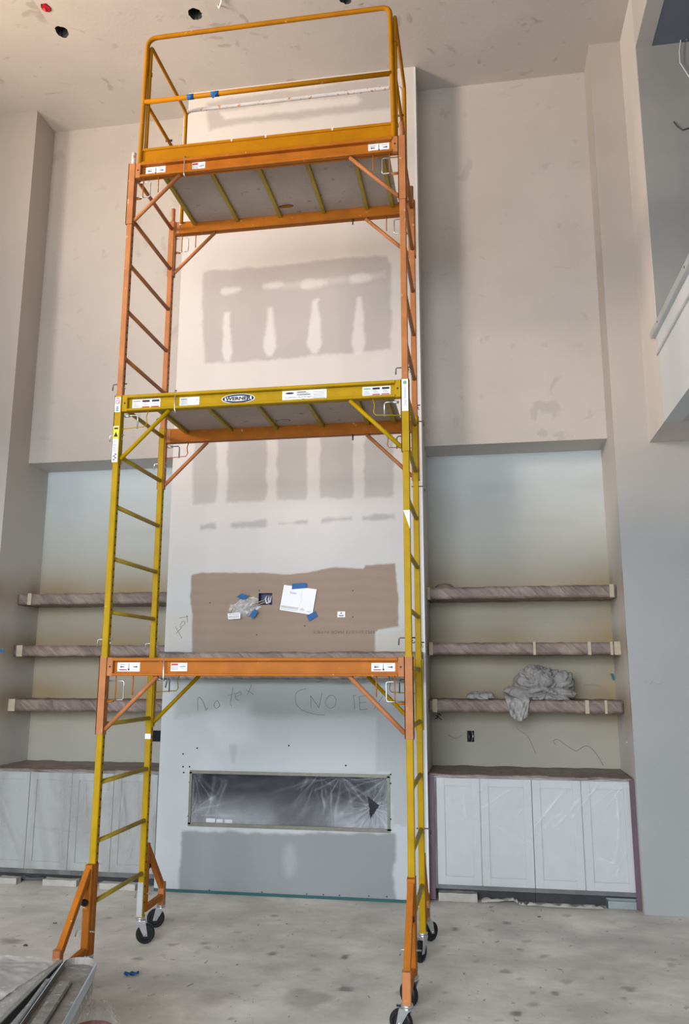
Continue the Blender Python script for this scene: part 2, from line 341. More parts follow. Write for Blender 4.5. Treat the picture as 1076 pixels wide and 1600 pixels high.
def px_poly(pts, Y=YC): return [(at(u, v, Y).x, at(u, v, Y).z) for u, v in pts]
def ell(cu, cv, ru, rv, Y=YC, n=20, rot=0.0):
    out = []
    for k in range(n):
        t = 2*math.pi*k/n; a, b = ru*math.cos(t), rv*math.sin(t)
        p = at(cu+a*math.cos(rot)-b*math.sin(rot), cv+a*math.sin(rot)+b*math.cos(rot), Y); out.append((p.x, p.z))
    return out
KRAFT = (0.285, 0.212, 0.16)
def chimney_col(x, z):
    k = np.clip((z-1.8)/1.8, 0, 1)[:, None]
    col = MUD_COOL_LIT[None]*(1-k)+MUD_WARM_LIT[None]*k                     # cool daylight below and warm lamplight above, painted into the colour
    S = lambda poly, c, **kw: soft(col, x, z, poly, c, **kw)
    g = (.44, .395, .37); g2 = (0.425, 0.395, 0.375); mud = (0.66, 0.62, 0.585)
    col = S(px_poly([(322, 160), (460, 140), (609, 120), (609, 168), (470, 186), (400, 190), (326, 204)]), g, edge=.02)
    col = S(px_poly([(345, 176), (450, 160), (556, 150), (566, 156), (560, 162), (460, 174), (352, 187)]), mud, edge=.02, amt=.75)
    col = S(px_poly([(317, 424), (420, 416), (520, 406), (607, 399), (612, 440), (610, 545), (540, 552), (430, 562), (320, 568), (316, 480)]), g, edge=.014)
    for (cu, cv, ru, rv) in ((354, 527, 7.5, 37), (421, 518, 8.5, 38), (491, 512, 10, 42), (560, 509, 10, 45)):
        lo = (cu, cv, ru, rv)
        col = S(px_poly([(cu-ru*.3, cv-rv), (cu+ru*.6, cv-rv*1.05), (cu+ru*.8, cv), (cu+ru*1.05, cv+rv*.6), (cu+ru*.5, cv+rv), (cu-ru*.5, cv+rv), (cu-ru*1.05, cv+rv*.6), (cu-ru*.8, cv)]), mud, edge=.014, amt=.8)
    for e in ((361, 454, 16, 5.5), (427, 446, 17, 6), (490, 443, 20, 8), (563, 434, 17, 8)):
        col = S(ell(*e, rot=-.12), mud, edge=.018, amt=.75)
    col = S(px_poly([(440, 443), (600, 425), (602, 433), (440, 452)]), mud, edge=.02, amt=.35)
    for (a, b, bt) in ((306, 337, 789), (356, 415, 785), (434, 478, 782), (501, 549, 779), (571, 612, 778)):
        col = S(px_poly([(a, 640), (b, 640), (b+1, 700), (b+2, bt-12), (b, bt-2), (a-2 if a > 310 else a-6, bt)]), g2, edge=.012, amt=.95)
    for (a, b, t_, bt) in ((313, 337, 818, 828), (360, 415, 815, 825), (436, 480, 815, 819), (503, 550, 808, 816), (566, 616, 804, 813)):
        col = S(px_poly([(a, t_+3), (b, t_-2), (b, bt-2), (a, bt)]), (0.34, 0.335, 0.33), edge=.012, amt=.8)
    # unpainted kraft-faced board
    kp = [(299,899),(316,895),(349,894.6),(397,895),(438,897),(468,896),(483,894.6),(520,886),(568,889),(571,884),(617,880),(622,940),(622,979),(604,982),(591,983.4),(586,988),(585,1030),(299,1030),(300,960),(297,930)]
    col = S(px_poly(kp), KRAFT, edge=.006, wob=.006)
    stripe = (np.sin(z*70+vnoise(x, z, 3, 8)*1.5)*.5+.5)[:, None]
    inside = np.clip(-sdf(x, z, px_poly(kp))/.02, 0, 1)[:, None]
    col = col*(1-inside*.05*stripe)
    col = S(px_poly([(588, 990), (632, 985), (632, 1018), (588, 1018)]), (0.46, 0.42, 0.35), edge=.02, amt=.6)
    # skim coat areas below the mantel
    gc = (0.36, 0.385, 0.375); lt = (0.55, 0.58, 0.59); dk = (0.235, 0.25, 0.252)
    col = S(px_poly([(272, 1060), (590, 1058), (592, 1118), (470, 1120), (420, 1120), (340, 1110), (275, 1120)]), gc, edge=.03)
    col = S(px_poly([(325, 1130), (345, 1102), (390, 1100), (398, 1160), (345, 1168)]), lt, edge=.06, amt=.8)
    col = S(px_poly([(588, 1095), (640, 1095), (640, 1290), (612, 1290), (610, 1205), (588, 1205)]), (0.375, 0.40, 0.415), edge=.012)
    col = S(px_poly([(283, 1298), (616, 1304), (617, 1350), (613, 1370), (620, 1420), (275, 1420), (281, 1350)]), dk, edge=.012)
    col = S(px_poly([(360, 1166), (368, 1166), (366, 1192), (362, 1192)]), gc, edge=.01, amt=.7)
    col = S(ell(452, 1345, 9, 25), (0.32, 0.34, 0.345), edge=.03, amt=.8)
    col = S(px_poly([(262, 960), (297, 960), (297, 1018), (262, 1018)]), (0.50, 0.46, 0.38), edge=.03, amt=.5)
    return col*(1+vnoise(x, z, 1.3, 2)*.02)[:, None]
FX0, FX1, FZ0, FZ1 = -0.145, 1.51, 0.528, 0.943
pA, pB = at(404, 927, YC), at(425, 945, YC)
OX0, OX1, OZ0, OZ1 = pA.x, pB.x, pB.z, pA.z
chim = grid_mesh('chimney_breast', arr(XA, XB, .01, (FX0, FX1, OX0, OX1)), arr(0, Z_C, .01, (FZ0, FZ1, OZ0, OZ1)),
        lambda u, v: (u, np.full_like(u, YC), v), chimney_col, wallp, holes=[(FX0, FX1, FZ0, FZ1), (OX0, OX1, OZ0, OZ1)])
tag(chim, 'tall drywall chimney breast with mud patches and bare kraft board above the fireplace', kind='structure')
mb = MB()                                                   # returns and firebox shell behind the face
mb.add([(XA, YC, 0), (XA, 2.9, 0), (XA, 2.9, Z_C), (XA, YC, Z_C)], [(0, 1, 2, 3)], plain)
mb.add([(XB, YC, 0), (XB, 2.9, 0), (XB, 2.9, Z_C), (XB, YC, Z_C)], [(0, 1, 2, 3)], plain)
mb.build('chimney_return', chim)
mb = MB(); y0, y1 = YC, YC+.34
mb.add([(FX0,y0,FZ0),(FX1,y0,FZ0),(FX1,y1,FZ0),(FX0,y1,FZ0),(FX0,y0,FZ1),(FX1,y0,FZ1),(FX1,y1,FZ1),(FX0,y1,FZ1)],
       [(4,5,6,7),(1,2,6,5),(2,3,7,6),(3,0,4,7)], firebox_m)
mb.add([(FX0,y0,FZ0),(FX1,y0,FZ0),(FX1,y1,FZ0),(FX0,y1,FZ0)], [(0,1,2,3)], ember_m)
tag(mb.build('firebox', chim), 'dark recessed firebox')
mb = MB()
for a in ((FX0-.012, FX1+.012, FZ1-.012, FZ1+.012), (FX0-.012, FX1+.012, FZ0-.014, FZ0+.014), (FX0-.012, FX0+.010, FZ0, FZ1), (FX1-.010, FX1+.012, FZ0, FZ1)):
    mb.box(a[0], a[1], YC-.012, YC+.03, a[2], a[3], frame_m)
mb.build('fireplace_frame', chim)
ebx = MB(); y1 = YC+.06
ebx.add([(OX0,YC,OZ0),(OX1,YC,OZ0),(OX1,y1,OZ0),(OX0,y1,OZ0),(OX0,YC,OZ1),(OX1,YC,OZ1),(OX1,y1,OZ1),(OX0,y1,OZ1)],
       [(0,1,2,3),(4,5,6,7),(1,2,6,5),(2,3,7,6),(3,0,4,7)], navy)
ebx.build('electrical_box', chim)
# fireplace film with radiating creases
def film_sheet(name, us, vs, P, m, parent, A=None):
    if A is None: A = lambda u, v: .16+.30*np.clip(vnoise(u*1.3, v*1.3, 9, 4), 0, 1)
    def cf(u, v): a = np.clip(A(u, v), 0, 1); return np.stack([a, a, a], 1)
    o = grid_mesh(name, us, vs, P, cf, m, parent=parent); o.data.polygons.foreach_set('use_smooth', [True]*len(o.data.polygons)); return o
def PF(u, v):
    cxs = ((-.1, .90), (.95, .93), (1.2, .93), (1.42, .72), (1.49, .9))
    y = np.full_like(u, YC+.012)
    for k, (cx, cz) in enumerate(cxs):
        an = np.arctan2(v-cz, u-cx); rr = np.hypot(u-cx, v-cz)
        y = y+np.sin(an*(15+3*k)+k)*.007*np.exp(-rr/.30)*np.clip(rr/.05, 0, 1)
    y += vnoise(u, v, 6, 4)*.006
    e = np.clip(np.minimum(np.minimum(u-FX0, FX1-u), np.minimum(v-FZ0, FZ1-v))/.04, 0, 1)
    return u, YC-.004+(y-YC+.004)*e, v
def ray_creases(u, v, pts):
    a = np.zeros_like(u)
    for k, (cx, cz, n, R, w_) in enumerate(pts):
        an = np.arctan2(v-cz, u-cx); rr = np.hypot(u-cx, v-cz); q = np.abs(np.sin(an*n+k*1.7+vnoise(an*2, rr*3, 2, k)*1.6))
        a += w_*q**14*np.exp(-rr/R)*(.5+.5*vnoise(an*6, rr*4, 2, k+3))
    return a
def streaks(u, v, segs):
    a = np.zeros_like(u); u = u+vnoise(u, v, 4, 7)*.022+vnoise(u, v, 11, 2)*.008; v = v+vnoise(u, v, 5, 9)*.02
    for x0, z0, x1, z1, wd, am in segs:
        dx, dz = x1-x0, z1-z0; t = ((u-x0)*dx+(v-z0)*dz)/(dx*dx+dz*dz); q = np.clip(t, 0, 1)
        w_ = vnoise(t*3, t*0, 1, x0*9)*.012
        d = np.hypot(u-x0-q*dx+w_*dz, v-z0-q*dz-w_*dx); a += am*.8*(.6+.5*vnoise(t*6, t*0, 1, x0*5+2))*np.exp(-(d/(wd*1.15))**1.6)*(1-abs(2*q-1)**3)
    return a
def AF(u, v):
    lit_bottom = .36*np.clip((.80-v)/.25, 0, 1)*np.clip(.75+vnoise(u, v, 4, 2), 0, 1.3)  # lit lower firebox imitated by milkier film towards the bottom
    a = .02+lit_bottom+ray_creases(u, v, ((-.13, .93, 9, .18, .5), (.93, .935, 6, .22, .25), (1.12, .935, 7, .30, .35), (1.50, .93, 9, .22, .6), (1.37, .70, 8, .14, .55), (-.14, .60, 7, .22, .35)))
    a += streaks(u, v, [(-.02, .60, .06, .93, .012, .3), (-.10, .62, .05, .78, .03, .25), (.15, .93, .06, .62, .010, .25), (.95, .93, .98, .55, .005, .35), (1.02, .93, 1.03, .58, .005, .3), (1.14, .93, 1.35, .70, .006, .35), (.86, .93, .80, .80, .005, .35)])
    a += np.clip((u-1.28)/.2, 0, 1)*.18+np.clip((.02-u)/.15, 0, 1)*.10
    return a
us = arr(FX0, FX1, .006); vs_ = arr(FZ0, FZ1, .006)
ff = film_sheet('fireplace_film', us, vs_, PF, film_fire, chim, AF)
# torn hole in the film, right side
bm = bmesh.new(); bm.from_mesh(ff.data)
tri = [(1.335, .79), (1.435, .715), (1.36, .61), (1.352, .70)]
kill = []
for f in bm.faces:
    c = f.calc_center_median()
    if sdf(np.array([c.x]), np.array([c.z]), tri)[0] < 0: kill.append(f)
bmesh.ops.delete(bm, geom=kill, context='FACES'); bm.to_mesh(ff.data); bm.free()
for (a, b, c, d) in ((322, 336, 1279, 1285), (338, 348, 1280, 1285), (351, 363, 1281, 1286)):
    p, q = at(a, d, YC+.05), at(b, c, YC+.05)
    MB().box(p.x, q.x, YC+.045, YC+.075, max(p.z, FZ0+.001), q.z, white_m).build('paper_tag', chim)
# screws and small holes
for (u, v) in [(451,1165),(540,1196),(308,1169),(286,1178),(286,1198),(296,1198),(287,1207),(296,1222),(610,1210),(610,1224),(610,1280),(294,1275),(610,1297),
               (328,942),(405,923),(401,992),(551,923),(551,964),(476,978),(327,1391),(409,1394),(479,1397),(505,1398),(530,1399),(576,1400),(604,1401)]:
    p = at(u, v, YC); MB().disc((p.x, YC+.001, p.z), (0, -1, 0), .0075 if v > 1100 and v < 1380 else .0055, ink, 8, .003).build('screw', chim)
MB().box(XA, XB, YC-.006, YC+.001, 0.0, 0.022, greenboard).build('board_edge', chim)
MB().box(XB-.012, XB+.004, YC-.003, YC+.01, 0.03, Z_C-.01, mat('corner_bead_white', (0.66, 0.66, 0.65), .6)).build('corner_bead', chim)
# handwriting: pencil strokes lying on the board
def strokes(name, lst, parent, Y=YC, r=.0022, m=pencil):
    mb = MB()
    for s in lst:
        pts = [Vector((at(u, v, Y).x, Y-.001, at(u, v, Y).z)) for u, v in s]
        q = []
        for i in range(len(pts)-1):
            p0, p1, p2, p3 = pts[max(i-1, 0)], pts[i], pts[i+1], pts[min(i+2, len(pts)-1)]
            for t in (0, .33, .67):
                q.append(.5*((2*p1)+(p2-p0)*t+(2*p0-5*p1+4*p2-p3)*t*t+(-p0+3*p1-3*p2+p3)*t**3))
        q.append(pts[-1]); mb.tube(q, r, m, 4)
    return mb.build(name, parent)
strokes('pencil_writing', [[(309,1110),(309,1092),(312,1090),(318,1098),(322,1110),(324,1106)], [(337,1096),(334,1102),(338,1107),(343,1102),(340,1095),(337,1096)],
    [(364,1074),(361,1090),(360,1100),(362,1103)], [(356,1087),(368,1083)], [(367,1089),(377,1085),(374,1081),(368,1085),(368,1092),(374,1094)],
    [(384,1078),(396,1085)], [(393,1070),(386,1086)]], chim).__setitem__('label', 'pencilled words No tex')
strokes('pencil_writing', [[(486,1107),(485,1087)], [(485,1087),(498,1106)], [(498,1106),(503,1083)], [(514,1087),(508,1097),(513,1106),(521,1105),(525,1095),(521,1087),(514,1087)],
    [(552,1087),(554,1108)], [(551,1087),(556,1086)], [(561,1088),(562,1109)], [(561,1088),(574,1087)], [(562,1098),(572,1097)], [(562,1109),(574,1108)], [(584,1108),(598,1088)], [(583,1090),(590,1110)],
    [(478,1076),(463,1082),(462,1099),(473,1110),(492,1116),(507,1117)], [(494,1066),(512,1062)]], chim).__setitem__('label', 'circled pencil words NO TEX')
strokes('pencil_writing', [[(274,979),(284,997)], [(284,980),(275,990)], [(281,980),(289,975),(286,970),(281,977)], [(280,966),(294,963)], [(292,961),(293,972)]], chim).__setitem__('label', 'sideways pencil letters xet')
# printed line on the kraft board, upside down (5 cm letters)
mb = MB(); a, b = at(489, 989, YC), at(586, 986, YC)
put_text(mb, '3352 21/12/12 MADE IN MEX', ((a.x+b.x)/2, YC, (a.z+b.z)/2), (-1, 0, 0), (0, 0, -1), .034, mat('faded_brown_ink', (0.15, 0.11, 0.09), .8), -.0, b.x-a.x)
for i, v in enumerate(mb.v): mb.v[i] = (v[0], YC-.0012, v[2])
mb.build('printed_line', chim)

# niche walls and upper recess walls
def niche_col(side):
    def f(x, z):
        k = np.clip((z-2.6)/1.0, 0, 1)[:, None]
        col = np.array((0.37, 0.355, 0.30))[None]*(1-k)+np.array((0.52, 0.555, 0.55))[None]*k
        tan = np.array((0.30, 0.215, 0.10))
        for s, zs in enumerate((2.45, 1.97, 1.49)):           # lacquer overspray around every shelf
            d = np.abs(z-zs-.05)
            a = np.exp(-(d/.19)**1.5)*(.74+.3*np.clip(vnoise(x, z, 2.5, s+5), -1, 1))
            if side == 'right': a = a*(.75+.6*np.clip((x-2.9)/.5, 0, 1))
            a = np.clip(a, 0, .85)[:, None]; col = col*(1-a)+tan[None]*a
        if side == 'right':
            a = np.clip((x-3.22)/.2, 0, 1)*np.exp(-((z-1.9)/.8)**2)*.45; a = a[:, None]; col = col*(1-a)+tan[None]*a
        a = np.clip(vnoise(x, z*3, 2.0, 9)-.35, 0, 1)[:, None]*.25; col = col*(1-a)+np.array((.25, .235, .20))[None]*a
        return col
    return f
back = MB().box(XL-.3, XR+.3, YN+.02, YN+.2, -.1, Z_S+.02, plain_cool).build('wall_back'); tag(back, kind='structure')
for side, a, b in (('left', XL, XA), ('right', XB, XR)):
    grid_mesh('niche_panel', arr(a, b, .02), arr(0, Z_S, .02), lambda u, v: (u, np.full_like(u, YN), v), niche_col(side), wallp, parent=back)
    def upcol(x, z, side=side):
        c = np.array((0.44, 0.395, 0.355) if side == 'left' else (0.49, 0.44, 0.395))[None]*np.ones((len(x), 1)); return c*(1+vnoise(x, z, .9, 4)*.03)[:, None]
    o = grid_mesh('upper_wall_panel', arr(a, b, .05), arr(Z_S, Z_C, .05), lambda u, v: (u, np.full_like(u, YU), v), upcol, wallsm, parent=back)
    MB().box(a, b, YU+.004, YN+.1, Z_S, Z_C, plain).build('niche_header', back)
strokes('scribble', [[(868,1163),(864,1158),(870,1155),(878,1160),(886,1166),(900,1173),(912,1166),(922,1168),(934,1182),(942,1196)], [(806,1135),(812,1142),(824,1150),(836,1176)], [(700,1148),(712,1154),(722,1148)], [(912,1071),(925,1070),(938,1072)]], back, YN, .0025, mat('brown_scribble', (0.24, 0.21, 0.17), .8))
strokes('scribble', [[(680,1117),(690,1125)], [(683,1124),(684,1115),(689,1118)], [(686,1118),(679,1124)]], back, YN, .004, ink)
p = at(735, 1150, YN); mb = MB()
mb.box(p.x-.03, p.x+.03, YN-.004, YN+.01, p.z-.05, p.z+.045, black)
mb.tube([(p.x-.02, YN-.012, p.z+.04), (p.x-.012, YN-.03, p.z-.01), (p.x-.02, YN-.015, p.z-.045)], .006, dark_steel, 6)
mb.tube([(p.x+.012, YN-.012, p.z+.04), (p.x+.02, YN-.03, p.z), (p.x+.008, YN-.015, p.z-.045)], .005, steel, 6)
mb.build('outlet_opening', back)
p = at(246, 1150, YN); MB().box(p.x-.05, p.x+.03, YN-.005, YN+.01, p.z-.05, p.z+.05, black).build('outlet_opening', back)
p = at(957, 1058, YN); MB().poly([(p.x-.02, YN-.001, p.z+.03), (p.x+.005, YN-.001, p.z+.03), (p.x+.025, YN-.001, p.z-.025), (p.x, YN-.001, p.z-.03)], .002, mat('teal_tape', (.03, .13, .16), .6)).build('tape_scrap', back)

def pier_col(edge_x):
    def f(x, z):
        k = np.clip((z-2.6)/1.4, 0, 1)[:, None]  # warm lamplight above and cooler daylight below are put into the wall colour
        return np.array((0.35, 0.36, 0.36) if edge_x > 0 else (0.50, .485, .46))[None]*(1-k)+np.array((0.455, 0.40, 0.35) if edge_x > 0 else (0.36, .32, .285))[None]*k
    return f
# left wall pier, right wall pier, loft
wl = MB().box(-6.3, XL-.002, 2.004, 3.0, 0, Z_C, plain).build('wall_left_pier'); tag(wl, kind='structure')
wl.name = 'wall_left'
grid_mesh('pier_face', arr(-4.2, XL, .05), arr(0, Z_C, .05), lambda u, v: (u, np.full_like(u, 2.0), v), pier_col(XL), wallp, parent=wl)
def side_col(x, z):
    c = pier_col(0)(x, z)*1.25; tan = np.array((0.30, 0.215, 0.10))  # side faces lightened in colour for the light they catch
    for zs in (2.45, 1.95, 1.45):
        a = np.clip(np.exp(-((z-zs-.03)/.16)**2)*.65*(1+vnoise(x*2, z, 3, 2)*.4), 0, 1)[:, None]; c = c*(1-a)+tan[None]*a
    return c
grid_mesh('pier_side', arr(2.0, 3.0, .03), arr(0, Z_C, .03), lambda u, v: (np.full_like(u, XL), u, v), side_col, wallp, parent=wl)
p = at(3, 1017, 2.0); MB().box(p.x-.05, p.x+.025, 1.994, 1.999, p.z-.012, p.z+.012, blue_tape).build('tape_scrap', wl)
wr = MB().box(XR+.002, XJ-.001, 2.004, 3.0, 0, Z_C, plain).box(XJ-.001, 8.0, 2.004, 3.0, 0, 3.62, plain_cool).build('wall_right'); tag(wr, kind='structure')
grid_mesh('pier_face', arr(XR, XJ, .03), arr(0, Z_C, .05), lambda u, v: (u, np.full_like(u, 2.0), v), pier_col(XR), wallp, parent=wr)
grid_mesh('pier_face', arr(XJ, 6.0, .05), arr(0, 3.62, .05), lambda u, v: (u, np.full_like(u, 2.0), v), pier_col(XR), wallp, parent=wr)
grid_mesh('pier_side', arr(2.0, 3.0, .03), arr(0, Z_C, .03), lambda u, v: (np.full_like(u, XR), u, v), side_col, wallp, parent=wr)
for u, v in ((1002, 500), (985, 1020), (979, 1160), (1027, 1194)):
    p = at(u, v, 2.0); MB().disc((p.x, 2.0, p.z), (0, -1, 0), .006, grey_ink, 8, .002).build('nail_hole', wr)
strokes('scribble', [[(1006,1068),(1010,1064),(1015,1069),(1020,1064),(1026,1069),(1036,1066)]], wr, 2.0, .0012, grey_ink)
loft = MB().box(XJ, 8.0, 1.43, 3.0, 3.62, Z_C, mat('lit_jamb_drywall', (.64, .59, .545), .8, 0, .03, 1.2, .1, 30)).build('wall_loft_end'); tag(loft, kind='structure')  # jamb drywall lightened in colour for the lamplight on it
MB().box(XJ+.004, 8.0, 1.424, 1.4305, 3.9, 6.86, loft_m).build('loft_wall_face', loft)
kn = MB().box(XJ, XJ+.13, -7.9, 1.43, 3.62, 4.36, mat('knee_wall_white', (.62, .64, .65), .7, 0, .02, 1.5)).build('wall_loft_guard'); tag(kn, 'white knee wall of the loft with a metal cap', kind='structure')
mb = MB(); mb.cbox(XJ-.035, XJ+.165, -7.9, 1.52, 4.325, 4.385, alu, .006)
mb.build('guard_cap', kn)
MB().box(XJ-.012, XJ, -7.9, 1.46, 4.165, 4.185, alu).build('metal_bead', kn)
for yy in (1.25, .4):
    MB().disc((XJ-.035, yy, 4.352), (-1, 0, 0), .008, dark_steel, 8, .003).build('screw', kn)
lf = MB().box(XJ+.13, 8.0, -7.9, 1.43, 3.62, 3.85, plain_cool).build('floor_loft'); tag(lf, kind='structure')
hd = MB().box(XJ, XJ+.13, -7.9, 1.43, 6.86, Z_C, plain).build('trim_header'); tag(hd, kind='structure')
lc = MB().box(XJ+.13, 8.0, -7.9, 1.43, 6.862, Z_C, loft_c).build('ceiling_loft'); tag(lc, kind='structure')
wo = MB().box(8.0, 8.2, -8, 3, 0, Z_C, plain_cool).build('wall_outer_right'); tag(wo, kind='structure')
ws = MB().box(-6.3, -6.1, -8, 3, 0, Z_C, mat('dull_side_wall', (.30, .28, .25), .8, 0, .05, 1)).build('wall_side_left'); tag(ws, kind='structure')
# rear wall with large daylight openings behind the camera
mb = MB(); mb.box(-6.3, 8.2, -8.6, -8.4, 4.4, Z_C, plain); mb.box(-6.3, -4.0, -8.6, -8.4, 0, 4.4, plain); mb.box(2.8, 8.2, -8.6, -8.4, 0, 4.4, plain)
wf = mb.build('wall_front'); tag(wf, kind='structure')

# ceiling with cut-out light openings
HOL = [(atz(97, 50, Z_C), .058, 0), (atz(305, 22, Z_C), .058, 0), (atz(72, 12, Z_C), .042, 1), (atz(540, -3, Z_C), .055, 0)]
def ceil_col(x, y): return np.array((0.51, 0.465, 0.43))[None]*np.ones((len(x), 1))*(1+vnoise(x, y, .8, 6)*.03)[:, None]
cg = grid_mesh('ceiling', arr(-6.3, XJ, .09), arr(-8.6, 3.0, .09), lambda u, v: (u, v, np.full_like(u, Z_C)), ceil_col, ceilm,
               holes=[(p.x-.1, p.x+.1, p.y-.1, p.y+.1) for p, r, k in HOL]); tag(cg, kind='structure')
bm = bmesh.new(); bm.from_mesh(cg.data); cl = bm.loops  # noqa
bm.free()
random.seed(4)
for p, r, k in HOL:
    # octagon-ish ragged opening: patch ring from a square to the hole rim, then a can up into the ceiling
    us = arr(-6.3, XJ, .09); vv = arr(-8.6, 3.0, .09)
    uc = (us[:-1]+us[1:])/2; vc = (vv[:-1]+vv[1:])/2
    iu = np.where((uc > p.x-.1) & (uc < p.x+.1))[0]; iv = np.where((vc > p.y-.1) & (vc < p.y+.1))[0]
    x0, x1, yy0, yy1 = us[iu[0]], us[iu[-1]+1], vv[iv[0]], vv[iv[-1]+1]
    n = 24; rim = []; sq = []; cmat = mat('ceiling_patch', (0.51, 0.465, 0.43), .75, 0, .03, 3)
    for q in range(n):
        t = 2*math.pi*q/n; c, s = math.cos(t), math.sin(t); rr = r*(1+random.uniform(-.10, .10)); rim.append((p.x+c*rr, p.y+s*rr*1.15))
        dx = (x1-p.x) if c > 0 else (p.x-x0); dy = (yy1-p.y) if s > 0 else (p.y-yy0)
        k_ = min(dx/abs(c) if abs(c) > 1e-6 else 1e9, dy/abs(s) if abs(s) > 1e-6 else 1e9); sq.append((p.x+c*k_, p.y+s*k_))
    corners = [(x1, yy1), (x0, yy1), (x0, yy0), (x1, yy0)]
    mb = MB(); vs2 = [(a, b, Z_C) for a, b in rim]+[(a, b, Z_C) for a, b in sq]+[(a, b, Z_C+.18) for a, b in rim]
    mb.add(vs2, [(i, (i+1) % n, (i+1) % n+n, i+n) for i in range(n)], cmat)
    inner = red_m if k else dark_recess
    mb.add([(a, b, Z_C+h) for h in (0, .16) for a, b in rim], [(i, (i+1) % n, (i+1) % n+n, i+n) for i in range(n)]+[tuple(range(n, 2*n))], dark_recess)
    for cx, cy in corners:                                    # fill the square's corners
        near = sorted(range(n), key=lambda i: (sq[i][0]-cx)**2+(sq[i][1]-cy)**2)[:2]
        mb.add([(cx, cy, Z_C), (*sq[near[0]], Z_C), (*sq[near[1]], Z_C)], [(0, 1, 2)], cmat)
    mb.build('light_opening', cg)
    if k:
        tag(MB().disc((p.x, p.y, Z_C+.02), (0, 0, -1), r*.9, mat('red_cap', (.38, .012, .02), .4), 20, .03).disc((p.x-.015, p.y, Z_C-.012), (0, 0, -1), .012, mat('bright_red', (.9, .1, .08), .3), 10, .01).build('cap', cg), 'red plastic cap in the ceiling opening')
cs = MB().box(-6.3, XJ, -8.6, 3.0, Z_C+.2, Z_C+.3, plain).build('ceiling_slab', cg)
p = atz(340, 8, Z_C); q = atz(352, -4, Z_C)
MB().tube([(p.x, p.y, Z_C), (p.x+.02, p.y-.02, Z_C-.05), (p.x+.05, p.y-.05, Z_C-.02), (q.x, q.y-.1, Z_C-.03)], .008, white_m, 6).build('cable_stub', cg)

# floor
def floor_col(x, y):
    c = np.array((0.64, 0.61, 0.55))[None]*np.ones((len(x), 1))
    k = np.clip((1.2-y)/2.6, 0, 1)[:, None]; c = c+k*np.array((0.04, 0.04, 0.038))[None]   # daylight painted in: slab lightens towards the camera
    n = (vnoise(x, y, 1.5, 1)*.08+vnoise(x, y*1.6, 4, 2)*.08+vnoise(x, y*1.5, 11, 3)*.07+vnoise(x, y*2.2, 24, 4)*.05)
    c = c*(1+n)[:, None]
    def E(u, v, ru, rv, cc, amt, edge=.03, seed=1, ring=False):
        nonlocal c
        o = []
        for q in range(18):
            t = 2*math.pi*q/18; P_ = atz(u+ru*math.cos(t), v+rv*math.sin(t), 0); o.append((P_.x, P_.y))
        if ring:
            d = np.abs(sdf(x, y, o)+vnoise(x, y, 9, seed)*.03); a = np.clip(1-d/edge, 0, 1)[:, None]*amt; c = c*(1-a)+np.array(cc)[None]*a
        else: c = soft(c, x, y, o, cc, edge=edge, amt=amt, wob=.04, seed=seed)
    dk = (0.30, 0.285, 0.26); br = (0.32, 0.25, 0.20); lt = (0.66, 0.65, 0.61)
    E(476, 1560, 36, 17, dk, .6, .03, 2); E(240, 1540, 120, 20, (.40, .37, .33), .35, .1, 31); E(330, 1440, 90, 8, br, .28, .08, 32); E(800, 1500, 120, 14, dk, .25, .12, 33); E(960, 1470, 70, 7, dk, .3, .08, 34); E(700, 1590, 90, 10, (.40, .36, .31), .3, .1, 35); E(570, 1535, 30, 13, dk, .32, .05, 3); E(562, 1536, 18, 7, lt, .5, .03, 4)
    E(335, 1557, 26, 9, br, .4, .05, 5); E(545, 1570, 22, 11, br, .3, .04, 6); E(555, 1435, 10, 3, (.16, .15, .14), .5, .02, 7)
    E(22, 1470, 16, 3, (.12, .09, .07), .6, .03, 8); E(420, 1490, 110, 22, dk, .15, .12, 9, True); E(390, 1590, 60, 12, lt, .45, .12, 10)
    E(560, 1590, 70, 14, lt, .4, .15, 11); E(120, 1440, 60, 10, dk, .22, .12, 12); E(900, 1580, 90, 16, dk, .2, .2, 13); E(760, 1560, 60, 10, lt, .3, .15, 14)
    E(640, 1545, 80, 30, lt, .25, .12, 15); E(425, 1515, 22, 8, dk, .3, .05, 16); E(300, 1400, 80, 6, dk, .15, .1, 17)
    rnd = random.Random(3)
    for _ in range(120):
        E(rnd.uniform(150, 1070), rnd.uniform(1425, 1598), rnd.uniform(.8, 2.0)*(3 if rnd.random() < .15 else 1), rnd.uniform(.7, 1.5), (.09, .08, .07), rnd.uniform(.3, .8), .012, 20+_)
    return np.clip(c, .02, 1)
fl = grid_mesh('floor', arr(-2.6, 3.9, .02), arr(-2.0, 3.0, .02), lambda u, v: (u, v, np.zeros_like(u)), floor_col, floorm); tag(fl, 'bare grey concrete slab with stains', kind='structure')
mf = mat('concrete_outer', (0.62, 0.59, 0.54), .6, 0, .12, 2)
MB().box(-6.3, -2.6, -8.6, 3, -.12, 0, mf).box(3.9, 8.2, -8.6, 3, -.12, 0, mf).box(-2.6, 3.9, -8.6, -2.0, -.12, 0, mf).box(-2.6, 3.9, -2.0, 3.0, -.12, -.03, mf).build('floor_outer', fl)

